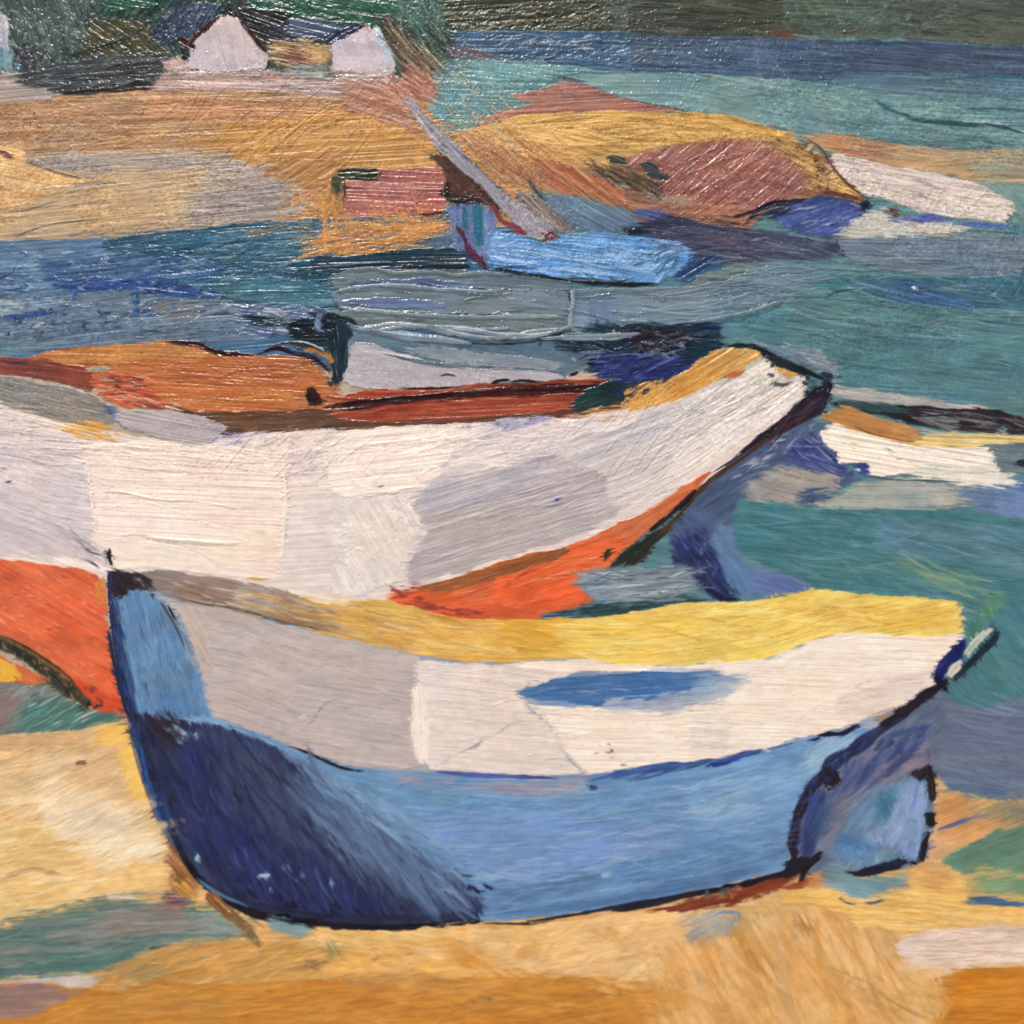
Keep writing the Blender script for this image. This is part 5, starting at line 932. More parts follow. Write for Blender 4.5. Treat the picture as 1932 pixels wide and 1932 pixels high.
C sn d8a458/e0b068 n=16 l=60 w=9 a=55 da=12 d=.5 op=.5 rag=1 | 1050,1700 1932,1740 1932,1930 1600,1850 1100,1800
C sn 8a7048/6f6040 n=10 l=24 w=8 a=-30 da=40 d=.5 op=.7 | 650,1740 900,1760 850,1870 650,1800
C sn 7c6a58/98805c n=8 l=30 w=6 a=10 da=40 d=.5 op=.7 | 0,1570 90,1620 700,1450 800,1480
@BR
P sn cf9e5e/d8ac70/c48e4e a=62 bw=9 st=.05 rag=1.2 R=14 h=2.5 | -150,1480 0,1460 280,1370 420,1300 600,1270 800,1270 1000,1300 1180,1400 1250,1500 1300,1600 1540,1650 1500,1760 1480,2050 1000,2200 -150,2200
P sn dcb27c/e2bc8a/d0a268 a=58 bw=9 rag=1.1 st=.04 | 300,1370 440,1290 700,1290 900,1400 1080,1500 1200,1640 1400,1700 1100,1750 900,1650 700,1560 560,1480
P sn b8823c/a8742f a=60 bw=4 rag=1.2 op=.8 | 190,1400 300,1400 420,1600 560,1840 480,1840 340,1640
P sn b98c50/a8763c a=60 rag=1.2 bw=3.4 | 600,1290 680,1290 760,1400 800,1480 700,1440 620,1360
S sn a8906c/b89c74 w=10 d=.4 | 450,1520 500,1620 560,1740 600,1790
S sn e4bc80 w=10 d=.3 h=4 | 440,1540 520,1680 590,1760
C sn e0b888/c08a48/dcb07c/c89858/d8a868 n=70 l=190 w=17 a=62 da=9 d=.25 rag=.7 op=.6 bw=5 tp=.1 h=1.6 | 0,1500 400,1330 900,1330 1500,1700 1400,1930 0,1930
C sn e6c292/b8803c n=40 l=140 w=5 a=60 da=8 d=.6 op=.4 | 0,1500 400,1330 900,1330 1400,1700 1300,1930 0,1930
C sn 9c7c48/8a6c3c/d8b078 n=40 l=110 w=4 a=36 da=16 d=.6 op=.5 | 900,1650 1400,1680 1500,1900 900,1850
P sn c47c20/b8721c/cc882c a=0 bw=4 st=.05 rag=.6 h=2 | 1520,1640 1600,1610 1932,1600 2700,1590 2700,2800 1300,2800 1450,1900 1540,1800
C sn d49440/b06c1c n=60 l=160 w=4 a=-2 da=5 d=.65 op=.5 | 1560,1660 1932,1640 1932,1930 1520,1930
P sn d8b486/e0bc8e a=-12 bw=4 rag=.8 | 1200,1580 1540,1600 1540,1660 1400,1680 1220,1640
P sn 8090a0/a0a09c/c0aa84 a=-25 bw=4 rag=1.2 op=.85 | -20,1360 80,1310 200,1290 340,1295 300,1350 180,1440 100,1460 20,1440
S sn 5c7ca4 w=7 d=.5 | 200,1300 280,1300 320,1320 200,1420
#! right water, lower
P wr 636e88/6c7890/586680 a=10 bw=4 st=.04 rag=.6 | 1100,330 1200,200 1320,130 1480,20 1600,-60 1932,-100 2700,-140 2700,680 1932,660 1700,650 1500,600 1420,500 1400,380
P wr 3f7a78/4a8480/377070 a=20 bw=4 rag=.8 | 1450,60 1520,-40 1700,-300 1932,-300 2700,-300 2700,60 1932,60 1850,100 1720,150 1600,140
P wr 4e6e84/5a7c90 a=14 bw=4 rag=1 | 1450,560 1700,600 1932,620 2700,640 2700,700 1932,680 1700,660 1480,640
C wr 7c88a0/506080/8894a4/4c7890 n=90 l=150 w=4 a=9 da=8 d=.65 op=.45 | 1420,120 1932,60 1932,640 1440,560
@MR
P wr 417c7c/4c8684/386e70 a=50 bw=4 rag=.8 st=.05 | 1560,1700 1640,1640 1760,1560 1932,1400 2700,1400 2700,2000 1932,2000 1500,2000
P wr 3c7c70/4a9068 a=70 bw=4 rag=.8 | 1590,1640 1600,1560 1680,1560 1720,1620 1640,1690
@BR
P sn c4905c/cf9c68/b4804c a=-22 bw=4 rag=.7 | 1430,650 1500,610 1600,640 1700,690 1932,680 2700,690 2700,900 1932,860 1800,900 1600,900 1480,980 1430,900
P sn 8f8468/7c7c70/a88c64 a=-18 bw=3.4 rag=1.1 | 1600,660 1932,660 2700,680 2700,820 1932,800 1750,780 1640,720
S sn 5d6484 w=8 d=.3 | 1430,840 1540,800 1680,750 1780,735
P sn c49c74/d0aa80 a=-10 rag=.9 | 1400,880 1560,900 1500,1000 1440,1060 1380,1060
P sg 6c8c74/7a967c/5f7e6c a=-18 bw=4 st=.05 rag=.7 | 1450,1010 1500,970 1640,900 1800,830 1932,800 2700,760 2700,1060 1932,1100 1700,1090 1560,1080 1500,1040
P sn c0a868/b0a06c/d0b068 a=2 bw=4 rag=1 | 1540,1080 1700,1060 1932,1100 2700,1080 2700,1230 1932,1230 1700,1220 1560,1180
P sg 7f9c78/92a87c a=-8 rag=1 op=.9 | 1600,1100 1932,1100 2700,1080 2700,1220 1932,1200 1700,1180
P sn dcae62/e6ba70/d0a056 a=4 bw=4 st=.05 rag=.6 h=3 | 560,1160 700,1150 800,1160 960,1220 1100,1220 1300,1160 1220,1100 1400,1090 1560,1070 1620,1200 1560,1260 1700,1270 1932,1260 2700,1240 2700,1400 1932,1370 1500,1380 1230,1420 1100,1370 1000,1400 900,1300 760,1260 560,1250
P sn d4a464/c4945c a=6 bw=4 rag=1 | 1260,1050 1400,1020 1500,1060 1560,1120 1500,1200 1380,1160 1280,1130
P sg 56708a/4c6480/6c8494 a=2 bw=4 rag=.7 | 1560,1235 1700,1210 1820,1230 1932,1240 2700,1230 2700,1280 1932,1270 1760,1265 1620,1255
C sn f0cc84/c89440/f4d898 n=80 l=120 w=4 a=4 da=8 d=.6 op=.55 h=3 | 700,1190 1300,1180 1932,1290 1932,1360 1200,1380 900,1260
P sn cfbcae/d8c6b8/c4b0a2 a=0 bw=4 st=.035 rag=.8 h=3 | 1200,1480 1260,1430 1500,1400 1700,1370 1800,1365 1932,1390 2700,1380 2700,1600 1932,1600 1700,1600 1500,1620 1300,1590 1230,1540
C sn dccbbc/b8a492/e4d4c6 n=60 l=130 w=3.6 a=-2 da=5 d=.65 op=.5 h=3 | 1260,1440 1932,1400 1932,1580 1300,1580
#! rust line under hull, dark keel
P fn 8a4834/7a3c2c/a05a40 a=-12 bw=3 rag=.8 | -220,1280 0,1240 300,1160 500,1110 640,1100 640,1130 480,1190 260,1260 0,1290 -220,1300
S fn b06040/a45838 w=16 d=.3 rag=.8 | 560,1160 680,1140 760,1080 790,1060
P sn c88a5c/b87850 a=10 rag=.8 | 720,1080 780,1020 860,1000 860,1080 780,1160 680,1150
@U
P fr 5c6880/6a788e/4c5a76 a=-42 bw=4 st=.05 rag=.8 R=8 | 1496,1560 1512,1500 1570,1440 1640,1390 1700,1350 1770,1320 1790,1370 1765,1430 1760,1520 1755,1600 1735,1632 1660,1640 1560,1650 1496,1640
P fr 6f6c80/7d7686 a=-30 bw=4 rag=1 R=8 | 1600,1420 1680,1390 1750,1400 1745,1450 1640,1480 1580,1500
@BR
#! rudder
P fr 6a7890/76849c/5c6c86 a=-40 bw=4 st=.05 rag=.5 | 800,600 900,520 960,460 1100,400 1200,350 1320,330 1390,360 1400,500 1420,700 1400,860 1370,1010 1320,1020 1200,1040 1000,1080 860,1000 780,960 700,900 700,760
P fr 60809c/6f90ac/507090 a=-50 bw=4 st=.06 rag=.8 | 880,900 960,740 1080,620 1200,560 1300,520 1380,560 1370,900 1330,1000 1200,1030 1000,1060 880,1020
P fr 8099c4/8ca4cc/7490bc a=80 bw=4 st=.04 rag=.6 | 1220,620 1300,540 1350,560 1370,640 1365,800 1350,900 1320,1000 1280,990 1200,920 1100,920 1000,880 1100,820 1180,760
P fr 707484/7c7c8c/605f74 a=-35 bw=4 rag=.9 | 740,900 720,760 820,620 940,540 1000,600 920,740 880,860 800,920
P fr 6a687e/8a7a84/5a5c74 a=-20 bw=4 rag=.9 | 1000,420 1200,360 1380,360 1390,460 1300,500 1200,540 1050,600 960,560
P fr 3f7290/4c82a0 a=65 bw=4 rag=.9 | 1100,640 1200,580 1220,640 1180,740 1130,800 1090,740
P fr 4c74a0/5c84ac a=30 bw=4 rag=1 | 880,880 960,820 1080,900 1100,960 940,1000 860,960
C fr 94b0d0/3f6890/7c90a8/a8bcd0 n=60 l=60 w=4 a=-50 da=30 d=.6 op=.55 h=2.4 | 860,880 1000,700 1340,560 1330,960 1000,1020
P fr 7c8c80/6f8490 a=10 rag=.9 | 1110,960 1180,930 1240,940 1240,980 1150,990
P sn 6c8a92/7c989c/5c7c8c a=8 bw=4 rag=.8 | 780,1120 820,1040 900,1030 960,1080 1050,1100 1260,1080 1300,1150 1200,1170 1050,1220 980,1230 880,1180
S sn 4a5c70 w=5 d=.3 | 890,1210 920,1245 970,1255
S sn 4a5c70 w=6 d=.3 | 1030,1250 1090,1245 1140,1225
S fn 1f2230/2a2c3c w=9 d=.1 tp=.3 | 930,1080 1000,1070 1100,1045 1200,1015 1280,1000
P fn 1c1f30/26283c a=-8 rag=.5 R=3 | 930,1082 1000,1068 1080,1048 1200,1000 1220,985 1260,1000 1290,1012 1230,1050 1130,1082 1040,1098 970,1092
P fn 231c28/2e2838 a=-30 rag=.6 R=3 | 1270,510 1330,490 1380,480 1380,530 1340,560 1310,540
S fn 1f1822/2c2430 w=14 d=.1 rag=.6 tp=.1 | 1385,460 1400,520 1412,600 1412,680
S fn 1a1420/241c28 w=20 d=.1 rag=.5 tp=.08 | 1395,730 1400,780 1402,820
S fn 241f2c w=13 d=.2 rag=.6 tp=.1 | 1385,840 1370,900 1360,970 1345,1015
S fn 241f2c w=7 d=.2 | 1280,1015 1330,1025
S fn 6a5060 w=4 d=.4 | 1385,360 1390,400 1400,450
S fn 4a5a84 w=12 d=.4 | 1100,340 1180,300 1300,270 1400,240
S fn 343c5c/424a6c w=16 d=.35 rag=.8 | 1080,380 1170,345 1230,370 1240,430
S fn 3f4668 w=9 d=.4 | 1250,380 1240,450 1180,470
C fr 33406c/46527c/5a6890 n=60 l=110 w=9 a=-50 da=9 d=.5 op=.75 rag=1 | 700,760 820,600 1000,440 1200,320 1360,280 1300,400 1050,520 860,680 740,860
C fr 3a4270/2c3460 n=40 l=80 w=8 a=-75 da=9 d=.5 op=.8 rag=1 | 690,700 780,600 760,800 740,940 690,940
C fr 7f9cc4/90a8cc/6c8cb8 n=30 l=60 w=8 a=-70 da=16 d=.45 op=.7 | 1180,700 1320,580 1340,900 1200,900
P fr 46608a/3c5480 a=-60 bw=4 rag=1 R=8 op=.8 | 720,780 790,640 860,700 800,900 740,920
#! stern post
S fn 2c3050/3c4468 w=26 d=.25 rag=.6 tp=.1 | 1290,150 1180,220 1060,310 960,390 860,450 780,520
S fn 241c2a/302638 w=21 d=.22 rag=.5 tp=.1 | 860,480 790,530 730,590 690,660 655,740 635,830 625,920 635,1000
P fn 1f1820/2a2028 a=40 rag=.5 R=3 | 790,500 830,470 880,520 895,570 860,595 810,590 780,560
P fn 201a26/2a2230 a=-40 rag=.5 R=4 | 570,1050 600,1000 640,980 720,990 780,950 790,965 760,1020 720,1060 700,1100 660,1130 640,1100 560,1110
S fn 3f5490 w=9 d=.3 | 790,600 740,660 715,740 700,830
S fn 1c1a24/261f2c w=13 d=.22 rag=.5 tp=.1 | 640,1070 500,1095 380,1130 300,1150 200,1165
S fn 1e1c26/2a2430 w=12 d=.15 rag=.6 tp=.1 | 260,1160 140,1180 0,1205 -180,1250 -400,1290
C fn c88a58/4a6468/b07850 n=16 l=24 w=6 a=60 da=40 d=.3 h=3 | 120,1180 330,1150 350,1190 240,1230 130,1230
P fn 2f3f94/3a4ca0 a=-14 bw=3 rag=.6 | 110,480 200,440 330,400 460,370 470,385 360,420 240,460 130,490
P fn 333c94/4450a8 a=-16 bw=3 rag=.7 | 490,370 600,340 720,325 620,360 510,385
S fn 1a1a38 w=9 d=.2 | 760,300 820,292 900,290 960,260 1000,235
S fn 2a2a60 w=6 d=.3 | 720,330 780,310
S - d8d0cc w=5 d=.2 h=4 | 460,372 490,395
S fn 211a24/2f2430 w=16 d=.1 rag=.6 tp=.1 | 1120,250 1200,190 1260,170 1300,130
S fn 1f1722/2b2030 w=18 d=.22 rag=.6 tp=.1 | 1195,170 1290,140 1360,80 1440,30 1500,-20
S fn c08c5c w=7 d=.4 | 1090,220 1150,190 1180,160
@MR
P fn 1b2460/242f74/141a44 a=-52 bw=3 st=.1 rag=.4 R=2 h=4 | 1415,1895 1440,1850 1500,1790 1560,1720 1600,1680 1605,1700 1590,1770 1560,1800 1510,1850 1480,1920 1440,1932
P fn e6dcd2 a=-50 rag=.4 mix=0 R=2 h=4 | 1485,1900 1510,1850 1560,1815 1580,1810 1570,1850 1520,1910
P fn c4cfc0/d8d8cc a=-50 rag=.7 h=4 | 1590,1760 1640,1700 1700,1640 1750,1610 1770,1620 1700,1680 1640,1740 1600,1780
S fn 16202c/25323a w=8 d=.1 | 1560,1900 1640,1800 1700,1740 1760,1690 1790,1660
P fn 27444c/1c2c34 a=-60 rag=.9 | 1750,1590 1775,1590 1780,1640 1810,1680 1750,1690 1740,1660
S fn 16161f w=7 d=.1 | 1440,1920 1480,1960 1500,1990
S fn 1b2a34/223440 w=15 d=.1 rag=.5 tp=.15 sm=.5 | 1530,1925 1600,1850 1680,1770 1760,1690 1790,1640
P fn e6dcd2 a=-50 rag=.4 mix=0 R=2 h=4 sm=.5 | 1485,1895 1515,1850 1562,1812 1584,1812 1570,1850 1520,1905
P fn c9d2c4/dcdccc a=-50 rag=.6 h=4 R=3 sm=1 | 1585,1765 1640,1700 1700,1640 1745,1612 1765,1625 1700,1685 1640,1745 1600,1785
S fn 1b2460/242f74 w=15 d=.22 rag=.5 sm=.5 | 1425,1900 1460,1840 1520,1770 1590,1705
S fn 16142a w=13 d=.22 rag=.5 | 1420,1895 1450,1930 1480,1960
#! bow stem outline left
@U
S fn 1c1a20 w=8 d=.1 tp=.2 | 207,1033 206,1050 212,1068
S fn b0aca8 w=3 d=.2 | 200,1040 199,1060 202,1072
P fg 282028/3a3038/1c181e a=25 bw=3 rag=.8 | 206,1072 228,1076 250,1076 275,1086 292,1100 290,1118 260,1112 235,1120 214,1135 206,1110
C fg 6c6468/2f2430/948880 n=26 l=26 w=3 a=30 da=25 d=.5 | 250,1080 310,1110 300,1130 260,1110
S fn 2b3860/34486e w=26 d=.35 rag=.9 op=.7 | 214,1100 220,1180 232,1270 252,1350 272,1440 302,1530 340,1600 372,1650
S fl 1f2340/26284a w=30 d=.3 rag=.9 op=.75 | 380,1650 440,1700 520,1722 644,1738 800,1738 900,1722
S fl 3f6290/4c70a0 w=20 d=.4 rag=.9 op=.6 | 920,1728 1100,1708 1290,1674 1470,1630
S fn 232846/2c3458 w=10 d=.22 rag=.6 tp=.06 | 207,1075 207,1120 213,1170 220,1220 228,1265 236,1300
S fn 1f2038/2a3054 w=12 d=.22 rag=.6 tp=.05 | 232,1280 240,1310 252,1350 262,1395 270,1430 282,1480
S fn 1f1c2a/282a44 w=13 d=.22 rag=.6 tp=.05 | 255,1345 275,1410 290,1470 304,1528 326,1572 345,1612 362,1645
S fn 2f5488/3c6498 w=6 d=.35 | 258,1360 268,1420 282,1480 300,1535 320,1570
S fn 1a1620/221e2c w=15 d=.22 rag=.5 tp=.05 | 350,1620 375,1658 410,1688 450,1710 500,1730 560,1742 644,1752
S fn 1b1820/24222c w=13 d=.22 rag=.5 tp=.05 | 480,1722 560,1738 644,1747 740,1750 830,1744 911,1737
S fn 2a3c40/24303c w=7 d=.3 | 911,1742 1000,1742 1060,1730
S fn 1f1c2c/2a2a40 w=8 d=.1 rag=.5 | 1000,1738 1094,1724 1180,1708 1288,1688
S fn 5b8ab0 w=8 d=.4 | 370,1655 395,1675 430,1695 470,1712
C fn 101018 n=14 l=40 w=6 a=10 da=15 d=.3 | 480,1720 640,1740 640,1752 500,1738
#! brown streaks at bow foot
S ss 8a5a34/7a4c2c w=24 d=.55 rag=1.2 tp=.2 | 392,1685 420,1712 450,1738
S ss 7f6440/8a6c44 w=26 d=.6 rag=1.2 tp=.2 | 430,1720 470,1750 505,1780
S ss 7c6444 w=14 d=.4 | 465,1745 480,1770 488,1785
P ss 88a4a4/7c989c a=8 rag=.8 | 498,1728 540,1738 590,1750 590,1770 540,1765 510,1750
P sn e0b46c/e8c080 a=10 bw=4 rag=.5 wob=5 h=4 | 588,1740 610,1748 640,1758 720,1756 860,1750 870,1770 760,1780 650,1800 620,1790 600,1770
P sn 8c8050/7c744c a=60 rag=1 | 612,1775 640,1775 640,1810 625,1815
S sn dcb478 w=16 d=.3 h=3 | 880,1760 960,1768 1050,1752
#! orange bottom of the big boat at left
P bk2 d2603c/da6e48/c65636 a=30 bw=3 st=.06 rag=.3 R=3 h=2.5 | -260,1058 0,1056 70,1062 133,1068 180,1080 197,1110 200,1160 206,1210 214,1260 226,1310 238,1350 215,1340 180,1322 130,1290 60,1240 0,1205 -260,1040
P bk2 c8603a/d07048 a=35 rag=1 op=.8 | -100,1150 60,1200 180,1290 220,1340 130,1285 0,1200
P bk2 d8823c/e09850 a=80 bw=2.6 rag=1 | 176,1082 196,1090 200,1140 192,1150 180,1110
C bk2 ec9070/b84c30/f0a488 n=120 l=34 w=3 a=35 da=22 d=.6 op=.6 h=3.2 | 0,1080 170,1080 205,1240 220,1320 100,1250 0,1180
P bk2 c86a3c/bf6038/d4804c a=35 bw=3 rag=.7 | -260,1070 0,1235 60,1265 110,1288 0,1288 -260,1290
P sn c8962c/d4a43c/b8842c a=30 bw=3 rag=.6 | -260,1180 0,1240 30,1258 45,1275 30,1286 -260,1290
S bk2 e0683c w=30 d=.3 rag=.8 | 120,1285 160,1315 210,1338
P bk2 d2502f/c24a30 a=40 bw=3 rag=.9 | 100,1270 170,1290 230,1320 240,1345 210,1345 150,1325
P bo2 3c4038/2c2e2c/5c5444 a=33 bw=2.4 st=.16 rag=.9 | -260,1050 0,1196 40,1218 80,1245 120,1275 150,1300 175,1330 165,1345 150,1330 100,1290 60,1260 20,1230 0,1225 -260,1090
S bo2 6a5230/7c6238 w=9 d=.5 rag=.9 | -60,1175 0,1203 50,1226 100,1258 150,1300
S bo2 241f1c w=4 d=.35 | 0,1199 40,1215 90,1246 130,1276 165,1318
S bo2 241f1c w=4 d=.35 | 0,1214 40,1236 90,1268 130,1300 160,1335
C bo2 2a241c/8a6c40 n=40 l=22 w=4 a=75 da=10 d=.3 | 0,1202 70,1234 160,1312 140,1318 50,1250 0,1222
C bo2 1c2420/262a24/4c5040 n=46 l=24 w=3.6 a=38 da=18 d=.4 | 0,1200 70,1235 150,1300 130,1310 40,1240 0,1218
C bo2 201c2c n=12 l=16 w=6 a=30 da=60 d=.3 | 150,1300 180,1300 200,1330 170,1345
S fn 232a40/2c3454 w=9 d=.1 tp=.06 | 205,1190 212,1230 222,1280 236,1330 248,1360
C fn 2f3040/4a3c3c n=20 l=20 w=4 a=60 da=40 d=.3 | 225,1330 240,1350 262,1390 250,1400 235,1370
P fn 1f3a4c/2c5060 a=75 rag=.9 | 244,1370 256,1370 268,1410 256,1415 246,1395
#! gray gunwale of the big boat, left
@ML
P bg 868078/918a84/757270 a=14 bw=2.4 st=.1 rag=.6 | -800,60 -300,140 0,190 200,230 360,250 520,290 600,350 650,400 640,470 560,480 440,480 300,430 200,410 0,350 -800,200
C bg a8a298/5f6064/b4a484/74808a n=90 l=100 w=2.4 a=14 da=6 d=.6 op=.7 | 0,200 500,300 620,420 440,460 0,330
P bg 4c6484/3c507c a=14 rag=.9 | 560,360 620,370 680,400 660,430 600,410
S - 6a6cb4/8484c0 w=8 d=.5 | 640,400 660,440 720,490
P bm e2d4ca/d8cac0 a=14 rag=.9 ridge=.65 | 900,370 960,350 1100,390 1260,400 1100,410 1000,400
P bm a59ea2/ada6aa/9b9498 a=10 bw=3 st=.025 rag=.3 R=3 h=4 er=1 ridge=.65 | 640,440 700,395 800,385 960,390 1050,410 1150,430 1230,460 1300,490 1240,530 1230,570 1180,592 1060,590 940,560 840,530 720,500
S - 3c3c48 w=3 d=.3 | 900,350 980,370 1080,400 1120,410
C - 9a98c8/8484bc n=22 l=80 w=2.2 a=-6 da=14 d=.6 | 1240,520 1600,530 1500,570 1240,580
P bm ddd0ca/e4d8d0 a=-12 rag=1 bw=2.4 op=.8 ridge=.65 | 1300,510 1932,530 1932,640 1600,640 1400,600
C bm b8aaa8/f0e4dc/a8a4b8 n=60 l=90 w=2.2 a=-35 da=14 d=.6 op=.6 h=3 | 1300,520 1932,540 1932,700 1600,720 1450,600
P bm cf9a44/c48c3c/dcb060 a=12 bw=2.4 rag=1.2 st=.1 ridge=.65 | 290,450 420,470 560,470 640,500 720,540 660,560 560,540 400,530
S - cc9444 w=3 d=.4 | 0,355 60,375
S - cc9444 w=3 d=.4 | 400,480 560,540 690,575
#! hair lines and specks on the front boat
@BM
S - 7a8a98 w=1.8 d=0 tp=0 h=5 | 1150,90 1110,140 1020,200 900,270 740,360 640,410 560,465
S - 6f9cc0 w=2 d=.1 tp=0 h=5 | 560,465 500,500 430,530
S - 7a8a98 w=1.8 d=0 tp=0 h=5 | 1045,80 1060,130 1090,170 1150,220 1200,280 1250,370 1300,440 1380,520 1430,580
S - 5f86b8 w=1.6 d=0 tp=0 h=5 | 1045,85 1040,30 1080,-10 1140,0 1155,50 1150,100
S fl 284878 w=10 d=.2 | 1400,585 1430,600 1450,590
C - 35589c/2c3c60 n=9 l=10 w=4 a=0 da=60 d=.1 | 1340,380 1600,330 1600,480 1380,470
@BL
S - c8bcb8 w=13 d=0 tp=.1 h=6 | 1690,215 1725,195 1740,190
S - b8aca8 w=5 d=0 tp=.1 h=5 | 1735,235 1790,170 1830,120 1900,90
@TL
C - c8c8c0/dcdcd4/9ca8a8 n=120 l=12 w=1.8 a=70 da=40 d=0 h=5 op=.7 | 0,0 560,0 960,300 500,500 0,500
C - e8d8b8/d8c4a4 n=150 l=14 w=1.8 a=70 da=30 d=0 h=5 op=.6 | 0,560 1932,560 1932,1000 1400,1280 0,1340
C - b8c8d4/d4dce0 n=160 l=13 w=1.8 a=50 da=40 d=0 h=5 op=.65 | 0,1380 1932,1300 1932,1700 1300,1930 0,1930
@TM
C - c8c4a0/b4b490 n=120 l=16 w=1.8 a=-10 da=40 d=0 h=5 op=.65 | 560,50 1540,0 1540,160 700,170
C - e0c89c/d0c4b8 n=110 l=16 w=1.8 a=40 da=30 d=0 h=5 op=.6 | 0,600 1932,650 1932,1250 1400,1300 600,1100 0,1000
C - c0ccd8/e0e8f0 n=90 l=14 w=1.8 a=20 da=40 d=0 h=5 op=.65 | 760,180 1932,210 1932,400 1100,350
@BM
C - e0ecf4/c8dcec n=24 l=5 w=3.4 a=0 da=60 d=0 h=5 op=.8 | 100,620 1900,600 1900,740 400,780
@U
@U
C fl 4a5f80/587296/3c4c70/6482a6 n=120 l=110 w=9 a=46 da=9 d=.5 op=.65 rag=1 sm=9 | 520,1440 600,1450 720,1550 880,1670 900,1710 780,1700 660,1610 560,1520
C fl 6a8fb6/7a9cbe/5b80aa n=50 l=90 w=8 a=34 da=8 d=.5 op=.6 rag=1 | 560,1420 700,1480 800,1560 900,1650 840,1640 700,1550 600,1480
C fl 23264a/1c1e3a/2c3464 n=90 l=90 w=8 a=62 da=9 d=.5 op=.6 rag=1 | 290,1400 420,1400 520,1560 640,1690 500,1700 380,1640
C sn e2bc84/dcae6c/e8c890/cf9a54 n=60 l=120 w=16 a=8 da=20 d=.3 op=.55 rag=.8 bw=5 h=1.8 | 560,1770 900,1765 1280,1740 1290,1830 900,1840 600,1830
C sn b4762c/c48a3c/d49c50/a86c28 n=70 l=150 w=14 a=-4 da=8 d=.35 op=.5 rag=.9 bw=5 | 200,1850 900,1840 1290,1860 1290,1930 100,1930
C sn e4cca4/d8b47c/ecd8b4 n=60 l=100 w=12 a=-14 da=10 d=.4 op=.5 rag=.9 bw=5 | 0,1420 220,1410 310,1600 240,1670 0,1700
C ss 7c9088/8a8c80/5c7a74/9a9088 n=50 l=90 w=9 a=-7 da=6 d=.5 op=.6 rag=1 | 0,1760 200,1710 420,1730 300,1790 0,1830
C sn c09254/b88c50/8c8460 n=40 l=70 w=8 a=-20 da=8 d=.5 op=.6 rag=1 | 180,1830 420,1760 520,1770 300,1850
C fi e8cc6c/f0da8c/dcb850 n=60 l=110 w=8 a=-4 da=6 d=.5 op=.5 rag=1 | 1150,1190 1540,1120 1800,1140 1600,1180 1400,1240 1150,1245
C fi d89c44/e0a850/c88c3c n=50 l=90 w=7 a=10 da=5 d=.5 op=.55 rag=1 | 600,1150 800,1160 1040,1180 1040,1235 800,1225 620,1190
C fn 2c3c78/34508c n=50 l=34 w=6 a=70 da=12 d=.45 op=.8 rag=1 | 208,1120 226,1130 244,1290 290,1460 340,1590 326,1590 270,1460 222,1260
C fn 2c3c70/3a5488 n=30 l=34 w=7 a=-60 da=16 d=.45 op=.8 rag=1 | 1490,1600 1510,1500 1580,1420 1640,1390 1600,1440 1530,1520 1512,1610
@U
C bk 8a3830/a04232/742c28 n=30 l=34 w=6 a=12 da=9 d=.4 op=.85 rag=1 | 728,1112 790,1100 800,1135 900,1155 920,1168 840,1160 770,1140
C bk 8a5232/9a5c34 n=24 l=70 w=6 a=-15 da=5 d=.5 op=.7 rag=1 | 790,1108 950,1062 1060,1040 1000,1070 840,1120
#! last touches
S gb 93a3aa/c4ccca w=11 d=0 rag=.2 tp=.3 h=4 dm=5 er=0 sm=1 | 800,617 850,620 900,626 950,634 1010,634 1060,624
S gb 8fa0a8/b4c0c0 w=8 d=0 rag=.2 tp=.2 h=4 dm=4 er=0 sm=1 | 650,610 690,620 740,613 790,616 830,622 880,634 930,642
S gb 3a4650/242c34 w=4 d=.1 sm=1 | 760,640 850,644 930,650 1000,646 1080,632 1130,622
S gb 8496a0/9aa8b0 w=16 d=.1 rag=.4 tp=.3 h=4 dm=2 | 700,624 760,634 830,640 890,648
S gb 8496a0/9aa8b0 w=14 d=.1 rag=.4 tp=.3 h=4 dm=2 | 1020,640 1080,636 1150,636 1210,630
S wl 1a2f40/12202c w=22 d=.15 rag=.8 tp=.15 | 640,598 648,630 646,668 642,716
S wl 1a2a3c/10202c w=12 d=.2 rag=.8 | 636,600 660,604 676,616
S wl 14222c w=14 d=.3 rag=.9 | 542,618 560,628 580,622 600,634
S br 2a1014/47181a w=12 d=.35 rag=.9 tp=.1 | 616,766 700,760 820,748 940,742 1060,736 1130,728
S br 1c0c10 w=6 d=.3 rag=.9 | 640,764 760,752 900,740
S br 2a1014/3c1618 w=14 d=.3 rag=.9 tp=.2 | 588,738 596,752 610,764
C bd 25285a/1c2038 n=26 l=18 w=5 a=-30 da=14 d=.4 | 1160,740 1240,700 1330,665 1250,725 1180,760
C bd e0b068/b8843c n=26 l=40 w=5 a=-32 da=10 d=.5 op=.7 | 1190,750 1300,710 1400,665 1380,700 1240,760
C sf c8b0a4/d8c4b0/a58c7c n=170 l=12 w=3 a=82 da=14 d=.3 op=.6 h=2.6 | 0,200 640,190 640,300 300,290 0,300
C sf 7e5a3c/94683e n=90 l=12 w=2.6 a=80 da=16 d=.3 op=.6 | 0,200 780,190 700,320 300,280 0,290
C sf a89a94/8f8a8a/c4b4a4 n=120 l=60 w=3 a=-4 da=4 d=.6 op=.6 | 20,300 400,295 560,360 540,410 100,330
C wl c08a58/d09c60/b07c50 n=50 l=22 w=3 a=86 da=8 d=.35 | 520,380 660,330 680,440 600,440 530,430
C wl d0dce0/b4c8d4/8fa8bc n=190 l=10 w=2.4 a=70 da=16 d=.2 op=.55 h=3 | 0,460 620,420 620,520 420,640 0,640
C wl 1e3c60/183450/2a4878 n=150 l=34 w=4 a=-6 da=8 d=.55 op=.6 | 0,480 620,430 620,520 400,640 0,640
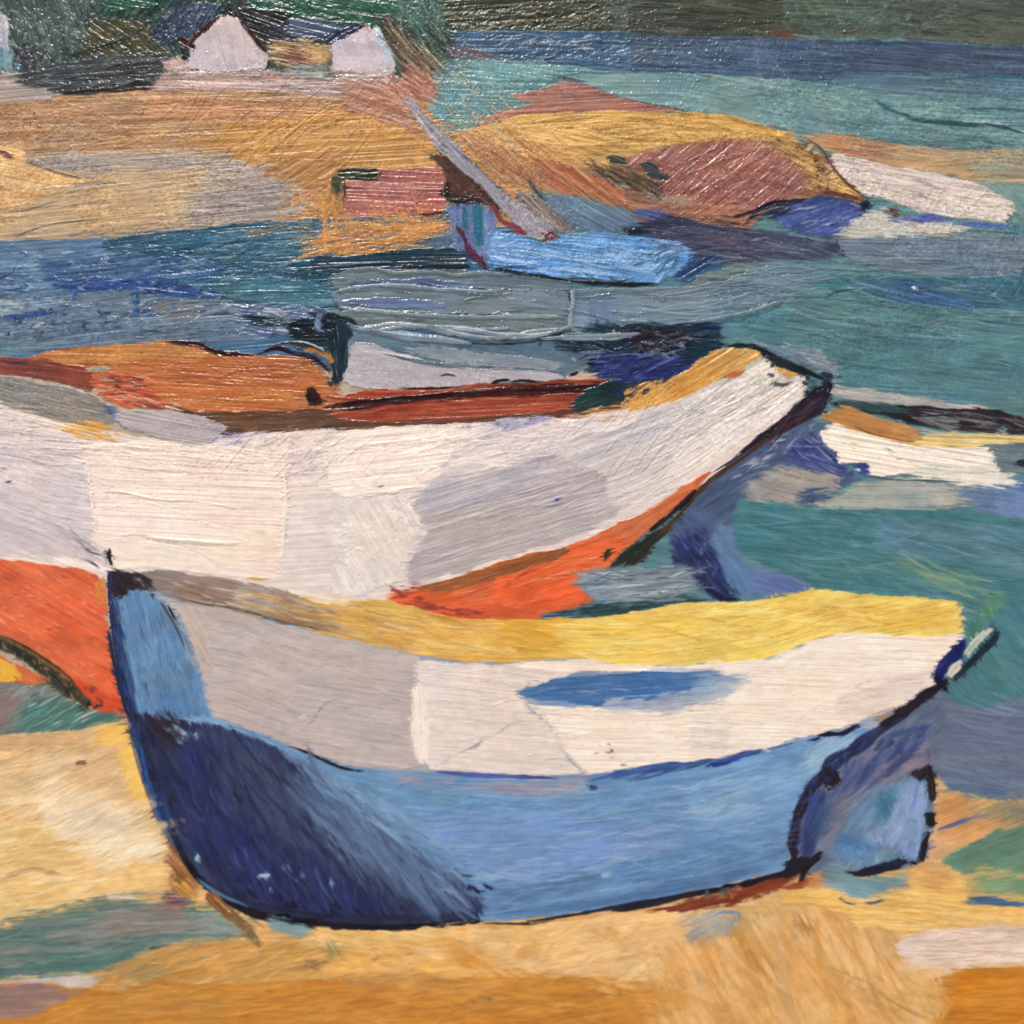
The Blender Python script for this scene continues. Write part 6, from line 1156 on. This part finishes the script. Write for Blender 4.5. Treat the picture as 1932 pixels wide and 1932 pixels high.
C hi 3f4438/4a5a4c/56665a/5f6c5c n=150 l=70 w=6 a=3 da=9 d=.5 op=.75 rag=1 | 1060,0 1932,0 1932,72 1500,62 1060,50
C hi 6a8478/7c9084 n=40 l=40 w=3 a=62 da=8 d=.5 op=.5 | 1440,0 1660,0 1660,66 1500,66
C wf 6f88a0/8fa4b4/34485c n=120 l=16 w=3 a=-30 da=12 d=.3 op=.6 h=2.6 | 860,64 1400,74 1400,130 960,110
C mo 8a4e44/b98474/7c4438 n=60 l=60 w=5 a=-5 da=14 d=.5 op=.6 rag=1 | 1240,300 1440,272 1510,330 1420,390 1260,400
C sf e0b868/b07c3c/8f5c34 n=90 l=60 w=4 a=14 da=10 d=.5 op=.6 rag=1 | 960,220 1400,216 1540,262 1300,280 1100,300 960,250
S sf 6a3c28/4a2c20 w=6 d=.4 rag=.9 | 1520,262 1548,280 1560,300 1590,340 1640,380
C mb 2a2c54/1c1c30 n=20 l=40 w=5 a=-10 da=10 d=.5 | 1380,424 1500,380 1520,374 1470,410
C wr 2f3a5c/4a4a60/6c7480 n=60 l=70 w=4 a=6 da=6 d=.55 op=.7 | 1180,430 1580,440 1600,470 1400,490 1250,470
P bm 9da0b4/c4bcc0 a=-18 bw=2.6 rag=1.2 op=.5 | 900,806 1180,790 1300,760 1200,860 960,930 800,980 790,930
C bm f0e6e0/e6dad4/cfc6c6 n=90 l=90 w=6 a=-10 da=10 d=.55 op=.5 rag=1 | 560,830 1100,800 1250,790 1000,880 640,900
C fi c08a3c/b88438/f0dc90 n=60 l=70 w=4 a=2 da=8 d=.6 op=.5 rag=1 | 1060,1180 1520,1120 1800,1140 1800,1180 1500,1200 1100,1240
S fb f0e6de/e2d4cc w=10 d=.5 rag=1 op=.7 | 1120,1256 1300,1262 1450,1250 1540,1215 1620,1200
S - a86a50 w=6 d=.6 | 1640,1350 1690,1336 1720,1322
C fl 2c4a80/3a5c94 n=24 l=60 w=5 a=-14 da=6 d=.5 | 1120,1470 1330,1436 1480,1405 1400,1430 1200,1470
@U
H - 000 a=-40 sp=15 h=.8 | 250,170 700,160 700,330 420,330
H - 000 a=-38 sp=13 h=.9 | 1230,270 1520,260 1530,370 1400,420 1230,420
H - 000 a=50 sp=13 h=.8 | 720,120 900,80 1150,330 1350,420 1250,450 900,250
H - 000 a=60 sp=14 h=1.1 | 1380,40 1600,40 1680,240 1500,240
H - 000 a=-45 sp=16 h=.9 | 380,815 720,815 700,900 420,900
H - 000 a=-55 sp=14 h=.9 | 1040,790 1300,740 1300,900 1080,900
H - 000 a=-50 sp=22 h=1 | 1700,250 1932,280 1932,620 1800,600
H - 000 a=60 sp=20 h=.9 | 640,330 820,320 860,500 640,480
H - 000 a=35 sp=17 h=.9 | 380,660 560,650 560,740 400,740
@U
#! broken tone over the big flat passages
C wr 7c9ca0/3c5a68/557c90/6b9290 n=150 l=90 w=3 a=5 da=8 d=.6 op=.5 h=2 | 1450,470 1932,470 1932,740 1600,730 1400,640
C wr 4d6e86/8fa8a8/3a6260 n=110 l=80 w=3 a=12 da=9 d=.6 op=.5 h=2 | 1400,960 1932,980 1932,1500 1850,1200 1480,1090
@U
C fl 86a4c4/6c92ba/9cb4cc/5a82b0 n=160 l=90 w=5 a=-5 da=8 d=.6 op=.5 rag=1 | 760,1480 1000,1500 1480,1450 1490,1600 1200,1680 980,1715 900,1640
C fn 2a3458/1c2340 n=40 l=40 w=6 a=62 da=12 d=.5 op=.8 | 262,1380 300,1480 350,1600 366,1596 320,1480 284,1380
'''
# ---------------------------------------------------------------- lay the paint
COL[:] = (.72, .66, .58)
run(PAINT, KEYS)
Xg, Yg = np.meshgrid(ax, ax)
# drag the wet paint along each brush direction, bristle by bristle
def drag(amp, f1, f2, sd):
    global COL, LAB, HT
    AM = box(AMP, 2)
    acr = -Xg*DY+Yg*DX; alo = Xg*DX+Yg*DY
    b = (noise(alo/(f1*26), acr/f1, sd)+.6*noise(alo/(f2*16), acr/f2, sd+1)-.8)*amp*AM
    def at(bb):
        sxp = (np.clip((Xg+bb*DX+MARG)*S-.5, 0, N-2)).astype(np.float32); syp = (np.clip((Yg+bb*DY+MARG)*S-.5, 0, N-2)).astype(np.float32)
        ix = sxp.astype(np.int32); iy = syp.astype(np.int32); return ix, iy, sxp-ix, syp-iy
    def smp(A, q):
        ix, iy, fx, fy = q
        f, g = (fx, fy) if A.ndim == 2 else (fx[..., None], fy[..., None])
        return (A[iy, ix]*(1-f)+A[iy, ix+1]*f)*(1-g)+(A[iy+1, ix]*(1-f)+A[iy+1, ix+1]*f)*g
    q0 = at(b); wet = AM*.42*(.4+noise(Xg/50, Yg/40, sd+2))
    C2 = smp(COL, q0)*.5+smp(COL, at(b+wet))*.25+smp(COL, at(b-wet))*.25
    HT = smp(HT, q0); LAB = LAB[np.round(q0[1]+q0[3]).astype(int), np.round(q0[0]+q0[2]).astype(int)]
    COL = C2
    # broad ridges left by the flat brush
    HT += (noise(alo/120, acr/7.5, sd+3)-.5)*1.5*np.clip(AM/9, 0, 1)*(.45+.55*sm(1000-Yg, -500, 500))
drag(1.5, 3.4, 1.7, 1)
# canvas weave shows where the paint is thin
wv = (np.sin(Xg*2*math.pi/5.6+noise(Xg/40, Yg/40, 1)*3)*np.sin(Yg*2*math.pi/5.2+noise(Xg/40, Yg/40, 2)*3)).astype(np.float32)
wv *= noise(Xg/60, Yg/60, 3)
lump = (noise(Xg/9, Yg/7, 2)-.5)*1.0+(noise(Xg/22, Yg/16, 4)-.5)*1.4
HT *= (.55+.75*sm(850-Yg, -450, 450))
HT += (wv*.3 + lump*.35)*(.4+.6*sm(900-Yg, -500, 500))
for o_, P_ in GROOVES: carve(o_, P_)
# nubs of the linen standing through thin paint: they catch the lamp
up = sm(1150-Yg, 0, 700)
nub = sm(noise(Xg/2.6+noise(Xg/30, Yg/30, 3)*6, Yg/4.4, 4), .70, .92)*sm(noise(Xg/45, Yg/30, 5), .35, .6)
HT += nub*.85*up*(1-.75*np.clip(THK, 0, 1)*(LAB == KEYS['gb']))
# pigment grain; upper mottle: scumble plus shade within the relief, put into the colour
sc_ = (noise(Xg/3.1, Yg/2.6, 2)*.6+noise(Xg/6.5, Yg/4., 0)*.4-.5)*up*sm(noise(Xg/80, Yg/60, 1), .2, .6)*(LAB != KEYS['gb'])
COL *= (1+sc_*.42)[..., None]
COL *= (1+(noise(Xg/2.2, Yg/2.0, 5)-.5)*.05+(noise(Xg/14, Yg/9, 1)-.5)*.05)[..., None]
COL = np.clip(COL, .01, .97)
LAB[LAB == 0] = KEYS['sf']
# ---------------------------------------------------------------- the 3D scene
if bpy is not None:
    sc = bpy.context.scene
    C = sc.collection
    MM = 0.30/FW                      # metres per U
    FOV = math.radians(45); TH = math.tan(FOV/2)
    PITCH = math.radians(11)
    D = 0.15/TH
    F = np.array([0, math.cos(PITCH), math.sin(PITCH)]); R_ = np.array([1., 0, 0]); UV = np.array([0, -math.sin(PITCH), math.cos(PITCH)])
    CP = -D*F
    # smooth the outlines between parts
    def cleanup():
        best = np.zeros((N, N), np.float32); out = LAB.copy()
        for p in np.unique(LAB):
            m = box(box((LAB == p).astype(np.float32), 1), 2)
            w = m > best
            out[w] = p; best[w] = m[w]
        return out
    LB = cleanup()
    sx = (Xg-FW/2)/(FW/2)*TH; sy = -(Yg-FW/2)/(FW/2)*TH
    dy = F[1]+sy*UV[1]; k = -CP[1]/dy
    PX = (CP[0]+k*sx).astype(np.float32); PZ = (CP[2]+k*(F[2]+sy*UV[2])).astype(np.float32)
    PY = (-(HT)*MM).astype(np.float32)
    LIN = np.where(COL <= .04045, COL/12.92, ((COL+.055)/1.055)**2.4).astype(np.float32)

    def node(nt, t, **kw):
        n = nt.nodes.new(t)
        for a, b in kw.items(): setattr(n, a, b)
        return n
    def paint_mat(name, rough, bump):
        m = bpy.data.materials.new(name); m.use_nodes = True; nt = m.node_tree
        p = nt.nodes['Principled BSDF']
        a = node(nt, 'ShaderNodeAttribute', attribute_name='pigment')
        tc = node(nt, 'ShaderNodeTexCoord')
        n1 = node(nt, 'ShaderNodeTexNoise'); n1.inputs['Scale'].default_value = 900; n1.inputs['Detail'].default_value = 4
        n2 = node(nt, 'ShaderNodeTexNoise'); n2.inputs['Scale'].default_value = 120; n2.inputs['Detail'].default_value = 3
        mr = node(nt, 'ShaderNodeMapRange')
        mr.inputs['From Min'].default_value = .3; mr.inputs['From Max'].default_value = .7
        mr.inputs['To Min'].default_value = rough-.1; mr.inputs['To Max'].default_value = rough+.12
        b = node(nt, 'ShaderNodeBump'); b.inputs['Strength'].default_value = bump; b.inputs['Distance'].default_value = .0003
        L = nt.links.new
        L(tc.outputs['Object'], n1.inputs['Vector']); L(tc.outputs['Object'], n2.inputs['Vector'])
        L(n1.outputs['Fac'], b.inputs['Height']); L(b.outputs['Normal'], p.inputs['Normal'])
        L(n2.outputs['Fac'], mr.inputs['Value']); L(mr.outputs['Result'], p.inputs['Roughness'])
        L(a.outputs['Color'], p.inputs['Base Color'])
        p.inputs['IOR'].default_value = 1.43
        return m
    M_OIL = paint_mat('varnished_oil_paint', .32, .35)
    M_WET = paint_mat('thick_glossy_oil_paint', .24, .12)
    M_DRY = paint_mat('satin_oil_paint', .45, .3)
    root = bpy.data.objects.new('oil_painting', None); C.objects.link(root)
    root.empty_display_size = .05
    root['label'] = 'close view of a thickly painted oil of beached boats, houses and water'
    root['category'] = 'painting'
    objs = {}
    idx_all = np.arange(N*N, dtype=np.int64).reshape(N, N)
    FL = LB[:-1, :-1]
    def make_part(key):
        name, par, label = PARTS[key]
        jj, ii = np.nonzero(FL == KEYS[key])
        if len(jj) == 0: print('EMPTY PART', key); return
        q = np.stack([idx_all[jj+1, ii], idx_all[jj+1, ii+1], idx_all[jj, ii+1], idx_all[jj, ii]], 1).ravel()
        vid, inv = np.unique(q, return_inverse=True)
        me = bpy.data.meshes.new(name)
        nf = len(jj)
        me.vertices.add(len(vid)); me.loops.add(nf*4); me.polygons.add(nf)
        co = np.stack([PX.ravel()[vid], PY.ravel()[vid], PZ.ravel()[vid]], 1).astype(np.float32)
        me.vertices.foreach_set('co', co.ravel())
        me.loops.foreach_set('vertex_index', inv.astype(np.int32).ravel())
        me.polygons.foreach_set('loop_start', np.arange(0, nf*4, 4, dtype=np.int32))
        me.polygons.foreach_set('loop_total', np.full(nf, 4, np.int32))
        me.update(calc_edges=True)
        me.polygons.foreach_set('use_smooth', np.ones(nf, bool))
        ca = me.color_attributes.new('pigment', 'FLOAT_COLOR', 'POINT')
        c = np.ones((len(vid), 4), np.float32); c[:, :3] = LIN.reshape(-1, 3)[vid]
        ca.data.foreach_set('color', c.ravel())
        me.materials.append(M_WET if key == 'gb' else (M_DRY if key in ('sn', 'bm', 'fb', 'sf', 'bs', 'bf') else M_OIL))
        o = bpy.data.objects.new(name, me); C.objects.link(o)
        o.parent = objs[par] if par else root
        if label: o['label'] = label
        objs[key] = o
    for key in PARTS: make_part(key)

    def simple(name, col, rough=.8):
        m = bpy.data.materials.new(name); m.use_nodes = True; nt = m.node_tree
        p = nt.nodes['Principled BSDF']; p.inputs['Roughness'].default_value = rough
        tc = node(nt, 'ShaderNodeTexCoord')
        n = node(nt, 'ShaderNodeTexNoise'); n.inputs['Scale'].default_value = 300; n.inputs['Detail'].default_value = 5
        r = node(nt, 'ShaderNodeValToRGB')
        r.color_ramp.elements[0].color = [c*.85 for c in col]+[1]; r.color_ramp.elements[1].color = list(col)+[1]
        b = node(nt, 'ShaderNodeBump'); b.inputs['Strength'].default_value = .4; b.inputs['Distance'].default_value = .0005
        L = nt.links.new
        L(tc.outputs['Object'], n.inputs['Vector']); L(n.outputs['Fac'], r.inputs['Fac']); L(r.outputs['Color'], p.inputs['Base Color'])
        L(n.outputs['Fac'], b.inputs['Height']); L(b.outputs['Normal'], p.inputs['Normal'])
        return m
    def boxmesh(name, x0, x1, y0, y1, z0, z1, mat):
        me = bpy.data.meshes.new(name)
        v = [(x, y, z) for x in (x0, x1) for y in (y0, y1) for z in (z0, z1)]
        f = [(0, 1, 3, 2), (4, 6, 7, 5), (0, 4, 5, 1), (2, 3, 7, 6), (0, 2, 6, 4), (1, 5, 7, 3)]
        me.from_pydata(v, [], f); me.update(); me.materials.append(mat)
        o = bpy.data.objects.new(name, me); C.objects.link(o); return o
    x0, x1 = float(PX[N//2:, 0].max()), float(PX[N//2:, -1].min())
    # canvas follows the outline of the painted sheet
    P4 = [(PX[0, 0], PZ[0, 0]), (PX[0, -1], PZ[0, -1]), (PX[-1, -1], PZ[-1, -1]), (PX[-1, 0], PZ[-1, 0])]
    me = bpy.data.meshes.new('canvas')
    v = [(float(a), .0012, float(b)) for a, b in P4]+[(float(a), .02, float(b)) for a, b in P4]
    me.from_pydata(v, [], [(0, 3, 2, 1), (4, 5, 6, 7), (0, 1, 5, 4), (1, 2, 6, 5), (2, 3, 7, 6), (3, 0, 4, 7)]); me.update()
    me.materials.append(simple('linen', (.45, .38, .28)))
    cv = bpy.data.objects.new('canvas', me); C.objects.link(cv); cv.parent = root
    wall = boxmesh('wall', -2, 2, .021, .06, -1.5, 1.5, simple('wall_plaster', (.62, .6, .57)))
    wall['kind'] = 'structure'

    # light: one warm gallery lamp above, plus added unseen fill softboxes around
    w = bpy.data.worlds.new('World'); sc.world = w; w.use_nodes = True
    w.node_tree.nodes['Background'].inputs['Color'].default_value = (1, .97, .95, 1)
    w.node_tree.nodes['Background'].inputs['Strength'].default_value = .13
    def lamp(name, loc, size, power, col):
        ld = bpy.data.lights.new(name, 'AREA'); ld.shape = 'DISK'; ld.size = size; ld.energy = power; ld.color = col
        o = bpy.data.objects.new(name, ld); C.objects.link(o); o.location = loc
        from mathutils import Vector
        o.rotation_euler = (Vector((0, 0, 0))-Vector(loc)).to_track_quat('-Z', 'Y').to_euler()
        return o
    lamp('gallery_lamp', (-.28, -.62, 1.35), .11, LAMP, (1, .95, .93))
    lamp('fill_softbox', (-1.7, -.75, .25), 1.0, LAMP*1.12, (1, .945, .935))  # softboxes left, right and below, added as fill
    lamp('fill_softbox', (1.7, -.75, .15), 1.0, LAMP*1.12, (1, .945, .935))
    lamp('fill_softbox', (0, -.8, -1.7), 1.0, LAMP*.55, (1, .945, .935))
    from mathutils import Matrix, Vector
    cd = bpy.data.cameras.new('camera'); cam = bpy.data.objects.new('camera', cd); C.objects.link(cam)
    cam.location = CP
    cam.rotation_euler = (math.pi/2+PITCH, 0, 0)
    cd.sensor_width = 36; cd.sensor_fit = 'HORIZONTAL'; cd.angle = FOV; cd.clip_start = .01; cd.clip_end = 50
    cd.dof.use_dof = True
    cd.dof.focus_distance = D + .018
    cd.dof.aperture_fstop = 8.0
    sc.camera = cam
    vs = sc.view_settings; vs.view_transform = 'Standard'; vs.look = 'None'; vs.exposure = 0; vs.gamma = 1; vs.use_curve_mapping = False
    if 'DUMP' in os.environ:
        np.save('/tmp/lin.npy', LIN)
